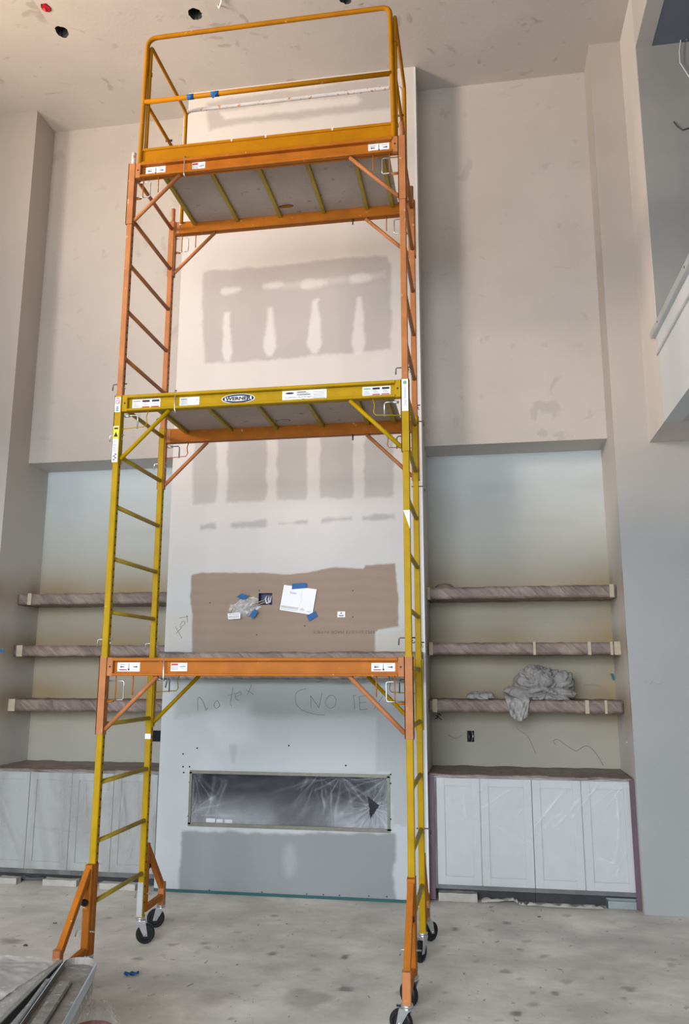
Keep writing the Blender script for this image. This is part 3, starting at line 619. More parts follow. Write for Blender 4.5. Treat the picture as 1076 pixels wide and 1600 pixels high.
# ------------------------------------------------------------------ crumpled boxes, shelves, mantel
def crumple(mb, x0, x1, y0, y1, z0, z1, m, step=.03, amp=.006, seed=0, sc_=(9, 9, 9)):
    bm = bmesh.new(); nx = max(2, int((x1-x0)/step)); ny = max(2, int((y1-y0)/step)); nz = max(2, int((z1-z0)/step))
    def face(f, na, nb):
        g = [[bm.verts.new(f(i/na, j/nb)) for j in range(nb+1)] for i in range(na+1)]
        for i in range(na):
            for j in range(nb): bm.faces.new((g[i][j], g[i+1][j], g[i+1][j+1], g[i][j+1]))
    X = lambda t: x0+t*(x1-x0); Y = lambda t: y0+t*(y1-y0); Z = lambda t: z0+t*(z1-z0)
    face(lambda a, b: (X(a), y0, Z(b)), nx, nz); face(lambda a, b: (X(a), Y(b), z1), nx, ny); face(lambda a, b: (X(a), Y(b), z0), nx, ny)
    face(lambda a, b: (x0, Y(a), Z(b)), ny, nz); face(lambda a, b: (x1, Y(a), Z(b)), ny, nz); face(lambda a, b: (X(a), y1, Z(b)), nx, nz)
    bmesh.ops.remove_doubles(bm, verts=bm.verts, dist=.0005)
    for v in bm.verts:
        p = v.co.copy(); q = Vector((p.x*sc_[0]+seed*3.1, p.y*sc_[1], p.z*sc_[2]))
        d = noise.noise_vector(q)*amp+noise.noise_vector(q*2.7)*amp*.5
        v.co += Vector((0, -abs(d.y)-.001 if p.y < y0+.001 else 0, d.z))
    mb.bm(bm, m, True); return mb
specs = [  # side, name of level, x0,x1,z0,z1
    ('left', 'top', XL, XA, 2.385, 2.485), ('left', 'middle', XL, XA, 1.905, 2.0), ('left', 'lowest', XL, XA, 1.408, 1.51),
    ('right', 'top', XB, XR, 2.388, 2.49), ('right', 'middle', XB, XR, 1.912, 2.012), ('right', 'lowest', XB, XR, 1.436, 1.535)]
shelf_lab = {('left','top'): 'highest of the three paper-wrapped wall shelves in the left niche', ('left','middle'): 'middle paper-wrapped wall shelf in the left niche behind the scaffold',
 ('left','lowest'): 'lowest paper-wrapped wall shelf in the left niche, above the left worktop', ('right','top'): 'highest paper-wrapped shelf in the right niche, with a raised lump at its left end',
 ('right','middle'): 'middle paper-wrapped shelf in the right niche with three cream tape strips', ('right','lowest'): 'lowest paper-wrapped shelf in the right niche, holding the grey rags'}
tapes = {('left','top'): [(40, 46)], ('left','middle'): [(29, 38)], ('left','lowest'): [(22, 33)], ('right','top'): [(668, 673), (956, 963)],
 ('right','middle'): [(670, 676), (832, 836), (917, 922), (952, 956), (958, 970)], ('right','lowest'): [(674, 681), (908, 914), (938, 942)]}
for i, (side, lev, x0, x1, z0, z1) in enumerate(specs):
    t = empty('wall_shelf', ((x0+x1)/2, YN, z0), shelf_lab[(side, lev)], 'shelf', 'wrapped shelves in the niches')
    t_inv = (-(x0+x1)/2, -YN, -z0)
    def sub(mb, name, t=t):
        o = mb.build(name, t); o.location = (-t.location[0], -t.location[1], -t.location[2]); return o
    sub(MB().box(x0+.003, x1-.003, YU+.02, YN-.002, z0+.012, z1-.012, gyp), 'board')
    mb = crumple(MB(), x0+.004, x1-.004, YU-.005, YN-.004, z0, z1, kraft_wrap, .022, .007, i, (14, 10, 14))
    if (side, lev) == ('right', 'top'):
        a, b = at(678, 912, YU).x, at(708, 912, YU).x
        bm = bmesh.new(); bmesh.ops.create_icosphere(bm, subdivisions=3, radius=1)
        for v in bm.verts: v.co = Vector(((a+b)/2+v.co.x*.09, YU+.10+v.co.y*.1, z1-.01+v.co.z*.055))+noise.noise_vector(v.co*3)*.01
        mb.bm(bm, kraft_wrap, True)
    sub(mb, 'paper_wrap')
    for (a, b) in tapes[(side, lev)]:
        xa, xb = at(a, 1000, YU).x, at(b, 1000, YU).x
        xa = max(xa, x0+.001); xb = min(max(xb, xa+.015), x1-.001)
        sub(MB().box(xa, xb, YU-.022, YU+.06, z0-.004, z1+.004, cream_tape), 'tape_strip')
t = empty('mantel_shelf', (.7, YC, 1.70), 'long mantel beam wrapped in brown paper across the chimney breast', 'mantel')
def subt(mb, name, t=None, label=None):
    o = mb.build(name, t); o.location = (-t.location[0], -t.location[1], -t.location[2])
    if label: o['label'] = label
    return o
subt(MB().box(-.40, 1.79, 1.86, YC-.002, 1.715, 1.915, gyp), 'beam', t)
subt(crumple(MB(), -.415, 1.80, 1.835, YC-.003, 1.705, 1.925, kraft_wrap, .022, .010, 9, (5, 10, 9)), 'paper_wrap', t)

# ------------------------------------------------------------------ base cabinets, worktops, film
def cabinets(side, edges, z0, z1, yf, labs):
    for k in range(0, 4, 2):
        xa, xb = edges[k], edges[k+2]
        t = empty('base_cabinet', ((xa+xb)/2, yf, 0), labs[k//2], 'cabinet', 'white base cabinets in the niches')
        subt(MB().box(xa+.002, xb-.002, yf+.022, YN-.005, z0, z1-.004, cab), 'body', t)
        subt(MB().box(xa+.002, xb-.002, yf+.09, yf+.11, 0.001, z0, dark_recess), 'toe_kick', t)
        for j in (0, 1):
            a, b = edges[k+j]+.003, edges[k+j+1]-.003; mb = MB(); s = .062
            mb.cbox(a, a+s, yf, yf+.021, z0, z1-.006, cab, .0015); mb.cbox(b-s, b, yf, yf+.021, z0, z1-.006, cab, .0015)
            mb.cbox(a+s, b-s, yf, yf+.021, z0, z0+s, cab, .0015); mb.cbox(a+s, b-s, yf, yf+.021, z1-.006-s, z1-.006, cab, .0015)
            mb.box(a+s, b-s, yf+.014, yf+.0205, z0+s, z1-.006-s, cab)
            subt(mb, 'door', t)
YF = 2.105
cabinets('right', [1.885, 2.232, 2.636, 3.014, 3.398], .125, .935, YF, ['white two-door base cabinet in the right niche, next to the chimney breast', 'white two-door base cabinet in the right niche, against the right pier'])
cabinets('left', [-2.04, -1.652, -1.258, -.872, -.475], .105, .905, YF, ['white two-door base cabinet in the left niche, cut by the left picture edge', 'white two-door base cabinet in the left niche, seen through the scaffold legs'])
for side, x0, x1, z0, z1, lab in (('left', XL+.002, XA-.002, .905, .925, 'paper-covered worktop on the left niche cabinets'), ('right', XB+.002, XR-.002, .935, .955, 'paper-covered worktop on the right niche cabinets')):
    t = empty('worktop', ((x0+x1)/2, YF, z0), lab, 'worktop')
    subt(MB().box(x0, x1, YF-.012, YN-.004, z0, z1-.008, gyp), 'slab', t)
    subt(crumple(MB(), x0+.002, x1-.002, YF-.014, YN-.006, z0+.003, z1+.004, kraft_wrap, .03, .007, 21 if side == 'left' else 23, (6, 6, 6)), 'paper_cover', t)
def film_P(x0, x1, z0, z1, yf, seed, slant, amp):
    def P(u, v):
        k = (u+v*slant)
        y = yf-.016-amp*(vnoise(k, v*.25, 5, seed)*.5+.5)-amp*.3*(vnoise(k*1.0, v*.3, 13, seed+2)*.5+.5)
        w = np.clip((z1-v)/.06, 0, 1); return u, (yf-.018)*(1-w)+y*w, v
    return P
def A_right(u, v):
    a = .10+.07*(vnoise(u+v*.8, v*.5, 5, 6)*.5+.5)+.05*np.clip(vnoise(u, v, 14, 3), 0, 1)
    a += streaks(u, v, [(2.95, .93, 2.60, .50, .008, .40), (3.10, .90, 2.78, .55, .012, .38), (3.02, .85, 2.70, .52, .02, .25), (3.20, .93, 2.90, .62, .009, .42), (3.30, .90, 3.22, .25, .010, .45), (3.26, .92, 3.28, .60, .006, .40),
        (3.37, .55, 3.24, .22, .009, .45), (2.35, .93, 2.10, .72, .012, .22), (2.55, .90, 2.16, .66, .010, .20), (2.0, .70, 2.75, .38, .012, .22), (2.3, .60, 3.0, .30, .010, .20), (2.12, .88, 2.14, .40, .010, .25), (2.95, .80, 2.98, .35, .010, .22),
        (2.66, .88, 2.50, .60, .008, .22), (3.05, .40, 3.34, .30, .010, .25), (2.86, .70, 2.50, .35, .010, .2)])
    return a+ray_creases(u, v, ((3.36, .94, 8, .25, .35), (1.9, .94, 6, .2, .2)))
def A_left(u, v):
    a = .27+.26*np.clip(vnoise(u*1.4+v*.35, v*.3, 5, 6), 0, 1)+.16*np.clip(vnoise(u+v*.2, v*.25, 13, 3), 0, 1)
    a += streaks(u, v, [(-2.0, .85, -1.65, .30, .012, .3), (-1.95, .65, -1.7, .2, .012, .25), (-1.55, .88, -1.62, .25, .010, .25), (-1.33, .90, -1.30, .15, .012, .25), (-.95, .92, -.85, .40, .008, .5), (-.82, .92, -.70, .35, .008, .5),
        (-.75, .92, -.78, .30, .008, .45), (-.65, .92, -.62, .2, .010, .45), (-.52, .9, -.60, .3, .010, .45), (-.47, .88, -.50, .2, .012, .5), (-1.62, .45, -1.2, .42, .012, .25), (-.90, .85, -1.0, .5, .01, .3), (-1.15, .92, -1.1, .5, .008, .3), (-.58, .85, -.72, .15, .008, .4)])
    return a
for side, x0, x1, z0, z1, m, slant, amp, lab, sd in (
    ('left', XL+.01, XA-.01, .075, .92, film_left, -.25, .020, 'wrinkled clear plastic sheet hanging over the left niche cabinets', 3),
    ('right', XB+.03, XR-.02, .10, .950, film, -.7, .010, 'clear plastic sheet stretched over the right niche cabinets', 5)):
    t = empty('plastic_sheet', ((x0+x1)/2, YF, z0), lab, 'plastic sheet')
    o = film_sheet('sheet', arr(x0, x1, .008), arr(z0, z1, .008), film_P(x0, x1, z0, z1, YF, sd, slant, amp), m, t, A_right if side == 'right' else A_left); o.location = (-t.location[0], -t.location[1], -t.location[2])
    if side == 'right':
        subt(MB().box(XB+.004, XB+.048, YF-.03, YF-.018, .02, .955, purple), 'edge_tape', t, 'purple-brown tape down the left edge')
        subt(MB().box(XR-.040, XR-.004, YF-.03, YF-.018, .01, .945, purple), 'edge_tape', t, 'purple-brown tape down the right edge')
# folded plastic and drywall scraps in front of the toe kicks
def scrap(name, u0, u1, v, h, d, lab, m=gyp, cat='drywall scrap', ang=0.0, seed=0):
    a = atz(u0, v, 0); b = atz(u1, v+1, 0); L = (b-a).length
    mb = MB(); bm = bmesh.new(); bmesh.ops.create_cube(bm, size=1)
    bmesh.ops.subdivide_edges(bm, edges=bm.edges[:], cuts=5, use_grid_fill=True)
    for q in bm.verts:
        q.co = Vector((q.co.x*L, (q.co.y+.5)*d, (q.co.z+.5)*h)); n_ = noise.noise_vector(q.co*14+Vector((seed, 0, 0)))*.006
        if q.co.z > .004: q.co += n_
        q.co.z = max(q.co.z, .0)
    mb.bm(bm, m); o = mb.build(name); o.location = ((a.x+b.x)/2, min(a.y, b.y), .002); o.rotation_euler = (0, 0, ang); return tag(o, lab, cat)
scrap('drywall_scrap', 685, 746, 1408, .062, .08, 'chunky drywall offcut on the floor under the right cabinets beside the chimney breast', seed=1)
scrap('drywall_scrap', -4, 26, 1381, .05, .07, 'drywall offcut on the floor at the left picture edge', seed=2)
scrap('drywall_scrap', 66, 121, 1384, .05, .07, 'drywall offcut on the floor under the left cabinets, left of the front scaffold leg', seed=3)
scrap('drywall_scrap', 155, 213, 1390, .05, .07, 'drywall offcut on the floor under the left cabinets, between the two left scaffold legs', seed=4)
p = atz(945, 1400, 0); q = atz(995, 1418, 0); a = Vector((p.x, 2.09, 0)); 
mb = MB(); x0, x1 = atz(945, 1412, 0).x, atz(992, 1414, 0).x; tm = mat('galvanised_tray', (.30, .34, .35), .5, .3)
mb.box(x0, x1, 2.12, 2.19, 0.002, .006, tm); mb.box(x0, x1, 2.115, 2.12, .002, .055, tm); mb.box(x0, x1, 2.188, 2.192, .002, .06, tm)
mb.box(x0, x0+.004, 2.115, 2.19, .002, .055, tm); mb.box(x1-.004, x1, 2.115, 2.19, .002, .055, tm)
tag(mb.build('metal_tray'), 'small grey metal tray on the floor below the right cabinets', 'tray')
def ribbon(name, pts, wid, m, lab, cat, seed=0):
    n = len(pts); us = np.linspace(0, 1, n*8); mb = MB(); P = [Vector(p) for p in pts]; vs = []
    for k, t in enumerate(us):
        s = t*(n-1); i = min(int(s), n-2); f = s-i; c = P[i].lerp(P[i+1], f)
        for j in range(5):
            w_ = (j/4-.5)*wid; q = noise.noise_vector(Vector((t*14, j*.9, seed)))
            vs.append((c.x+q.x*.01, c.y+w_+q.y*.012, max(.003, c.z+abs(q.z)*.05*(1 if j in (1, 2, 3) else .2))))
    fs = [(k*5+j, (k+1)*5+j, (k+1)*5+j+1, k*5+j+1) for k in range(len(us)-1) for j in range(4)]
    mb.add(vs, fs, m, True); return tag(mb.build(name), lab, cat)
wf_m = mat('crumpled_white_film', (.48, .46, .43), .45, 0, .12, 12, .4, 30)
ribbon('film_strip', [(atz(752, 1402, 0).x, 2.13, .004), (atz(800, 1402, 0).x, 2.12, .03), (atz(812, 1406, 0).x, 2.10, .004), (atz(870, 1409, 0).x, 2.09, .004), (atz(938, 1413, 0).x, 2.09, .004)], .045, wf_m, 'crumpled strip of white plastic film on the floor under the right cabinets', 'plastic film')
ribbon('film_strip', [(XL+.02, 2.15, .004), (-1.5, 2.16, .01), (-1.0, 2.15, .004), (-.5, 2.15, .01)], .05, mat('dusty_film', (.20, .205, .205), .5, 0, .2, 12, .4, 30), 'dusty plastic film gathered on the floor under the left cabinets', 'plastic film', 5)

# ------------------------------------------------------------------ rags on the lowest right shelf
def cloth_blob(name, lobes, floor_z, m, seed, fold=.02, sub=5):
    c0 = sum((Vector(l[0]) for l in lobes), Vector())/len(lobes)
    bm = bmesh.new(); bmesh.ops.create_icosphere(bm, subdivisions=sub, radius=1)
    for v in bm.verts:
        d = v.co.normalized(); best = .02
        for c, r in lobes:                                     # ray to the farthest lobe surface
            o = c0-Vector(c); rx = Vector((o.x/r[0], o.y/r[1], o.z/r[2])); dx = Vector((d.x/r[0], d.y/r[1], d.z/r[2]))
            A = dx.dot(dx); B = rx.dot(dx); C = rx.dot(rx)-1; D = B*B-A*C
            if D > 0: best = max(best, (-B+math.sqrt(D))/A)
        p = c0+d*best; q = p*6+Vector((seed, 0, 0)); w_ = noise.noise_vector(q)*.9
        f1 = abs(noise.noise(Vector((p.x*7+p.z*10+w_.x*1.6, p.z*6-p.x*4+w_.y*1.6, p.y*5+seed))))
        f2 = abs(noise.noise(Vector((p.x*16+w_.y*2.4, p.z*24-p.x*9+w_.x*2.4, p.y*12+seed))))
        f3 = abs(noise.noise(Vector((p.x*38+w_.z*2, p.z*42+w_.x*3, p.y*22+seed))))
        p += d*(min(f1*3.0, 1.0)*fold*1.9+min(f2*2.6, 1)*fold*.95+min(f3*2.4, 1)*fold*.35-fold*1.1); p.z = max(p.z, floor_z+.001); v.co = p
    return MB().bm(bm, m, True)
ZS = 1.537
def P3(u, v, y): return at(u, v, y)
def L3(u, v, y, ru, ry, rz): p = at(u, v, y); return ((p.x, y, p.z), (ru, ry, rz))
mb = cloth_blob('rag', [L3(838, 1068, 2.47, .15, .12, .11), L3(872, 1070, 2.50, .10, .10, .11), L3(815, 1083, 2.44, .13, .10, .06), L3(862, 1085, 2.45, .17, .10, .06), L3(842, 1087, 2.45, .24, .10, .035)], ZS, rag_m, 3, .026, 6)
tag(mb.build('rag_pile'), 'big heap of crumpled grey drop cloth on the lowest right shelf', 'cloth')
# hanging corner in front of the shelf edge
def rag_flap():
    us = np.linspace(0, 1, 26); vs = np.linspace(0, 1, 22)
    a0, a1 = at(788, 1090, 2.30).x, at(828, 1090, 2.30).x; zt, zb = ZS+.03, at(800, 1124, 2.30).z
    def P(u, v):
        wd = 1-.38*v; x = a0+(a1-a0)*(.5+(u-.5)*wd)+.01*v
        y = 2.312-.016*np.sin(u*9+v*3+np.sin(v*4))*(.4+.6*v)-.010*np.sin(u*17-v*9)-.006*np.sin(u*31+v*14)-np.where(v < .12, 0, 0)
        y = np.where(v < .2, y+(.2-v)*.35, y)
        z = zt+(zb-zt)*v+.016*np.cos(u*6.3)*v
        return x, y, z
    return P
o = grid_mesh('rag_flap', np.linspace(0, 1, 30), np.linspace(0, 1, 24), rag_flap(), None, rag_light); o.data.polygons.foreach_set('use_smooth', [True]*len(o.data.polygons))
sm_ = o.modifiers.new('s', 'SOLIDIFY'); sm_.thickness = .006
tag(o, 'pale grey rag corner hanging over the front edge of the lowest right shelf', 'cloth')
mb = cloth_blob('rag', [L3(742, 1088, 2.45, .05, .06, .03), L3(757, 1088, 2.46, .05, .06, .032), L3(750, 1090, 2.45, .10, .05, .018)], ZS, rag_light, 8, .014, 5)
tag(mb.build('crumpled_rag'), 'small crumpled pale rag at the left end of the lowest right shelf', 'cloth')

# ------------------------------------------------------------------ things taped to the kraft board
t = empty('paper_notice', (at(467, 938, YC).x, YC, at(467, 938, YC).z), 'white printed sheet taped askew to the kraft board with blue tape', 'paper')
def onp(u, v, y): p = at(u, v, YC); return Vector((p.x, y, p.z))
mb = MB(); y = YC-.008
mb.poly([onp(u, v, y) for u, v in ((444, 914), (495, 921), (488, 961), (437, 953))], .0015, white_m)
c = [onp(u, v, y-.0022) for u, v in ((444, 914), (495, 921), (488, 961), (437, 953))]
axx = (c[1]-c[0]).normalized(); ayy = (c[0]-c[3]).normalized(); W_, H_ = (c[1]-c[0]).length, (c[0]-c[3]).length
def prect(a, b, c_, d, m): mb.poly([c[3]+axx*(W_*q)+ayy*(H_*w_) for q, w_ in ((a, c_), (b, c_), (b, d), (a, d))], .0004, m)
lg = mat('pale_print', (.55, .56, .58), .6)
prect(.02, .55, .10, .19, lg); prect(.02, .55, .05, .07, lg); prect(.60, .75, .12, .14, grey_ink); prect(.60, .72, .08, .10, lg); prect(.82, .92, .07, .11, lg); prect(.62, .70, .17, .185, grey_ink)
prect(.22, .42, .70, .715, grey_ink)
mb.tube([c[3]+axx*(W_*a)+ayy*(H_*b) for a, b in ((.57, .95), (.58, .6), (.62, .5), (.56, .3), (.57, .22))], .0012, lg, 4)
put_text(mb, 'Kitchen', c[3]+axx*(W_*.32)+ayy*(H_*.75), axx, ayy, .02, grey_ink, .0003)
subt(mb, 'sheet', t)
for pl in (((457, 912), (479, 911), (480, 919), (456, 921)), ((479, 962), (493, 955), (496, 963), (483, 971))):
    subt(MB().poly([onp(u, v, y-.003) for u, v in pl], .0008, blue_tape), 'tape_strip', t)
p = at(533, 960, YC); mb = MB(); mb.box(p.x-.033, p.x+.033, YC-.003, YC-.0005, p.z-.024, p.z+.024, white_m)
put_text(mb, 'A', (p.x, YC-.0034, p.z+.010), (1, 0, 0), (0, 0, 1), .024, navy, 0, bold=.03)
mb.box(p.x-.022, p.x+.022, YC-.0036, YC-.003, p.z-.012, p.z-.006, navy); mb.box(p.x-.016, p.x+.016, YC-.0036, YC-.003, p.z-.019, p.z-.015, grey_ink)
tag(mb.build('sticker'), 'small white sticker on the kraft board right of the printed sheet', 'sticker')
# wires in plastic, coming out of the electrical box
t = empty('wire_bundle', (at(385, 948, YC).x, YC, at(385, 948, YC).z), 'wires in a crumpled clear bag taped beside the dark electrical box', 'wires')
def bagP(u, v):
    c_ = onp(382, 949, YC); a = Vector((.93, 0, .36)); b = Vector((-.36, 0, .93))
    r = np.sqrt(u*u+v*v); s = np.clip(1-r**3, 0, 1)
    ul = u*.125*(1+.12*np.sin(5*v)); vl = v*.072*(1+.2*np.sin(4*u+1))
    y = YC-.004-.035*s*(1+.4*vnoise(u, v, 3, 2))-.008*np.abs(vnoise(u, v, 9, 4))
    return c_.x+a.x*ul+b.x*vl, y, c_.z+a.z*ul+b.z*vl
o = film_sheet('plastic_bag', np.linspace(-1, 1, 34), np.linspace(-1, 1, 26), bagP, film_bag, t, lambda u, v: .42+.4*np.clip(vnoise(u*3, v*3, 2, 4), 0, 1)); o.location = (-t.location[0], -t.location[1], -t.location[2])
mb = MB()
for k, s in enumerate([[(416, 940, -.0), (405, 945, .02), (392, 948, .02), (372, 955, .02), (362, 966, .01)], [(418, 936, 0), (404, 942, .03), (385, 948, .02), (366, 950, .02), (360, 958, .01)],
                       [(390, 930, .01), (384, 938, .02), (386, 950, .03), (398, 960, .01)], [(362, 962, .012), (375, 958, .02), (390, 962, .02), (399, 957, .01)]]):
    mb.tube([onp(u, v, YC-.008-d) for u, v, d in s], .004, cream_tape if k < 2 else rag_light, 6)
subt(mb, 'wires', t)
mb = MB(); mb.tube([onp(417, 930, YC+.02), onp(415, 936, YC-.012), onp(417, 943, YC-.012), onp(422, 941, YC-.01), onp(423, 931, YC+.02)], .006, white_m, 8)
mb.tube([onp(420, 930, YC+.02), onp(420, 936, YC-.014), onp(419, 944, YC+.01)], .005, white_m, 8)
subt(mb, 'connector', t)
mb = MB(); mb.poly([onp(u, v, YC-.03) for u, v in ((357, 959), (377, 957), (377, 967), (358, 968))], .001, white_m)
for q in (960, 963, 965): mb.poly([onp(u, v, YC-.0312) for u, v in ((359, q), (375, q-1), (375, q), (359, q+1))], .0004, grey_ink)
subt(mb, 'label', t)
for pl in (((372, 933), (380, 928), (389, 931), (386, 937), (378, 937)), ((392, 962), (400, 952), (405, 957), (397, 968))):
    subt(MB().poly([onp(u, v, YC-.046) for u, v in pl], .001, blue_tape), 'tape_strip', t)

# ------------------------------------------------------------------ the scaffold tower
LX, RX, BY = -0.006, 1.864, 0.74
T = [1.85, 3.535, 5.22]; B = [1.391, 3.077, 4.763]; PW = .040
tower = empty('rolling_scaffold', (0.93, .37, 0), 'tall yellow and orange rolling scaffold tower with three platforms and a guardrail', 'scaffold')
def tp(mb, name, parent=None, label=None, kind=None):
    """part (parent None) or sub-part of the tower, built in world coordinates"""
    if parent is None:
        o = mb.build(name, tower, origin=None); o.location = (-.93, -.37, 0)
    else: o = mb.build(name, parent)
    if label: o['label'] = label
    if kind: o['kind'] = kind
    return o
rz = [0.4403+.3358*k for k in range(5)]
for s in range(3):
    m = yellow if s < 2 else copper
    z0 = .165 if s == 0 else T[s-1]; z1 = T[s]
    for side, X in ((0, LX), (1, RX)):
        mb = MB()
        for y in (0, BY): mb.bar((X, y, z0), (X, y, z1), PW, PW, m, rnd=.004)
        for y in (0, BY): mb.bar((X, y, z0-.001), (X, y, z0+.010), PW+.006, PW+.006, m, rnd=.004)
        fr = tp(mb, 'ladder_frame', label=None if s < 2 else 'faded orange ladder frame')
        for k in range(5):
            z = rz[k]+[0, 1.6895, 3.371][s]
            rm = rib_m if s < 2 else mat('brown_orange_coat', (.36, .14, .045), .5, 0, .1, 9)
            tp(MB().tube([(X, .012, z), (X, BY-.012, z)], .0145, rm, 10), 'rung', fr)
        mb = MB()
        for y in (0, BY):
            z = z0+.09
            while z < z1-.04:
                sx = 1 if side == 0 else -1
                mb.disc((X+sx*PW/2, y+.002, z), (sx, 0, 0), .0068, black, 8, .0006); z += .0508
        tp(mb, 'pin_holes', fr, kind='stuff')
# white tape and lettered stickers on posts
def frame_of(s, side): return [o for o in tower.children if o.name.startswith('ladder_frame')][s*2+side]
def vlabel(s, side, X, z0, z1, style):
    mb = MB(); y = -PW/2-(.010 if style == 'cap' else .006); w2 = .019
    mb.box(X-w2, X+w2, y-.001, y+.004, z0, z1, white_m); h = z1-z0; y -= .001
    if style == 'warn':
        mb.box(X-w2, X+w2, y-.0005, y, z1-h*.36, z1-h*.02, tape_y)
        mb.add([(X, y-.001, z1-h*.15), (X+.015, y-.001, z1-h*.30), (X-.015, y-.001, z1-h*.30)], [(0, 1, 2)], ink)
        mb.box(X-.014, X+.014, y-.001, y, z1-h*.09, z1-h*.04, ink)
        for k in range(7): mb.box(X-.014, X+.010-(k % 3)*.004, y-.001, y, z0+h*(.30+.045*k), z0+h*(.318+.045*k), grey_ink)
        for k in range(4): mb.box(X-.012+(k % 2)*.010, X+.003+(k % 2)*.010, y-.001, y, z0+h*(.05+.05*k), z0+h*(.08+.05*k), ink)
    elif style == 'stop':
        mb.disc((X, y, z1-h*.32), (0, -1, 0), .015, red_m, 16, .0006); mb.disc((X, y-.0005, z1-h*.32), (0, -1, 0), .010, white_m, 16, .0006)
        mb.bar((X-.009, y-.0014, z1-h*.32+.009), (X+.009, y-.0014, z1-h*.32-.009), .003, .0006, red_m)
        mb.box(X-.012, X+.012, y-.001, y, z1-h*.10, z1-h*.04, red_m)
        for k in range(3): mb.box(X-.009, X+.008, y-.001, y, z0+h*(.08+.11*k), z0+h*(.14+.11*k), ink)
    else:
        mb.disc((X, y, z1-.022), (0, -1, 0), .012, green_m, 14, .0006)
        put_text(mb, 'WARNING READ', (X, y-.001, (z0+z1)/2-.01), (0, 0, -1), (1, 0, 0), .024, grey_ink, 0, h*.60)
        for i in range(0): pass
    tp(mb, 'sticker', frame_of(s, side))
vlabel(1, 0, LX-.004, 3.420, 3.522, 'stop'); vlabel(1, 0, LX-.004, 3.085, 3.325, 'warn'); vlabel(1, 1, RX, 3.330, 3.535, 'tall')
a = at(635, 797, -.02).z; b = at(635, 826, -.02).z
tp(MB().poly([(RX-.019, -.0215, a), (RX+.019, -.0215, a), (RX+.019, -.0215, b)], .001, white_m), 'tape_strip', frame_of(1, 1))
for u, v0, v1 in ((636, 918, 924), (637, 955, 962)): pass
a = at(231, 1146, BY).z; tp(MB().box(LX-.021, LX+.021, BY-.0225, BY-.0205, a-.035, a, white_m), 'tape_strip', frame_of(0, 0))
tp(MB().box(LX-.0215, LX+.017, BY-.024, BY-.0205, .17, .385, mat('grey_duct_tape', (.42, .43, .43), .5)), 'tape_strip', frame_of(0, 0), 'grey tape round the rear left foot')

# side beams: front and back per level
beam_cols = [(orange, yellow), (yellow, orange), (orange, orange)]
sleeve_cols = [(copper, yellow), (yellow, copper), (copper, copper)]
def wire_loop(mb, X, sx, yb, zt, style, m):
    if style == 'U':       # galvanised U pin with an orange keeper
        mb.tube([(X+sx*.028, yb, zt-.03), (X+sx*.125, yb, zt-.03), (X+sx*.132, yb, zt-.037), (X+sx*.132, yb, zt-.135), (X+sx*.125, yb, zt-.142), (X+sx*.028, yb, zt-.142)], .0042, steel, 8)
        mb.tube([(X+sx*.082, yb-.006, zt), (X+sx*.082, yb-.006, zt-.15)], .0035, m, 6)
        mb.tube([(X+sx*.028, yb, zt-.152), (X+sx*.07, yb, zt-.152)], .006, m, 8)
    else:
        mb.tube([(X+sx*.04, yb, zt-.025), (X+sx*.12, yb, zt-.025), (X+sx*.13, yb, zt-.035), (X+sx*.13, yb, zt-.115)], .0045, steel if style == 'Y' else dark_steel, 8)
        mb.tube([(X+sx*.04, yb, zt-.028), (X+sx*.075, yb, zt-.028)], .009, steel, 8)
        mb.tube([(X+sx*.022, yb-.004, zt-.115), (X+sx*.185, yb-.004, zt-.105), (X+sx*.197, yb-.004, zt-.085), (X+sx*.190, yb-.004, zt-.04), (X+sx*.202, yb-.004, zt)], .0035, m, 6)
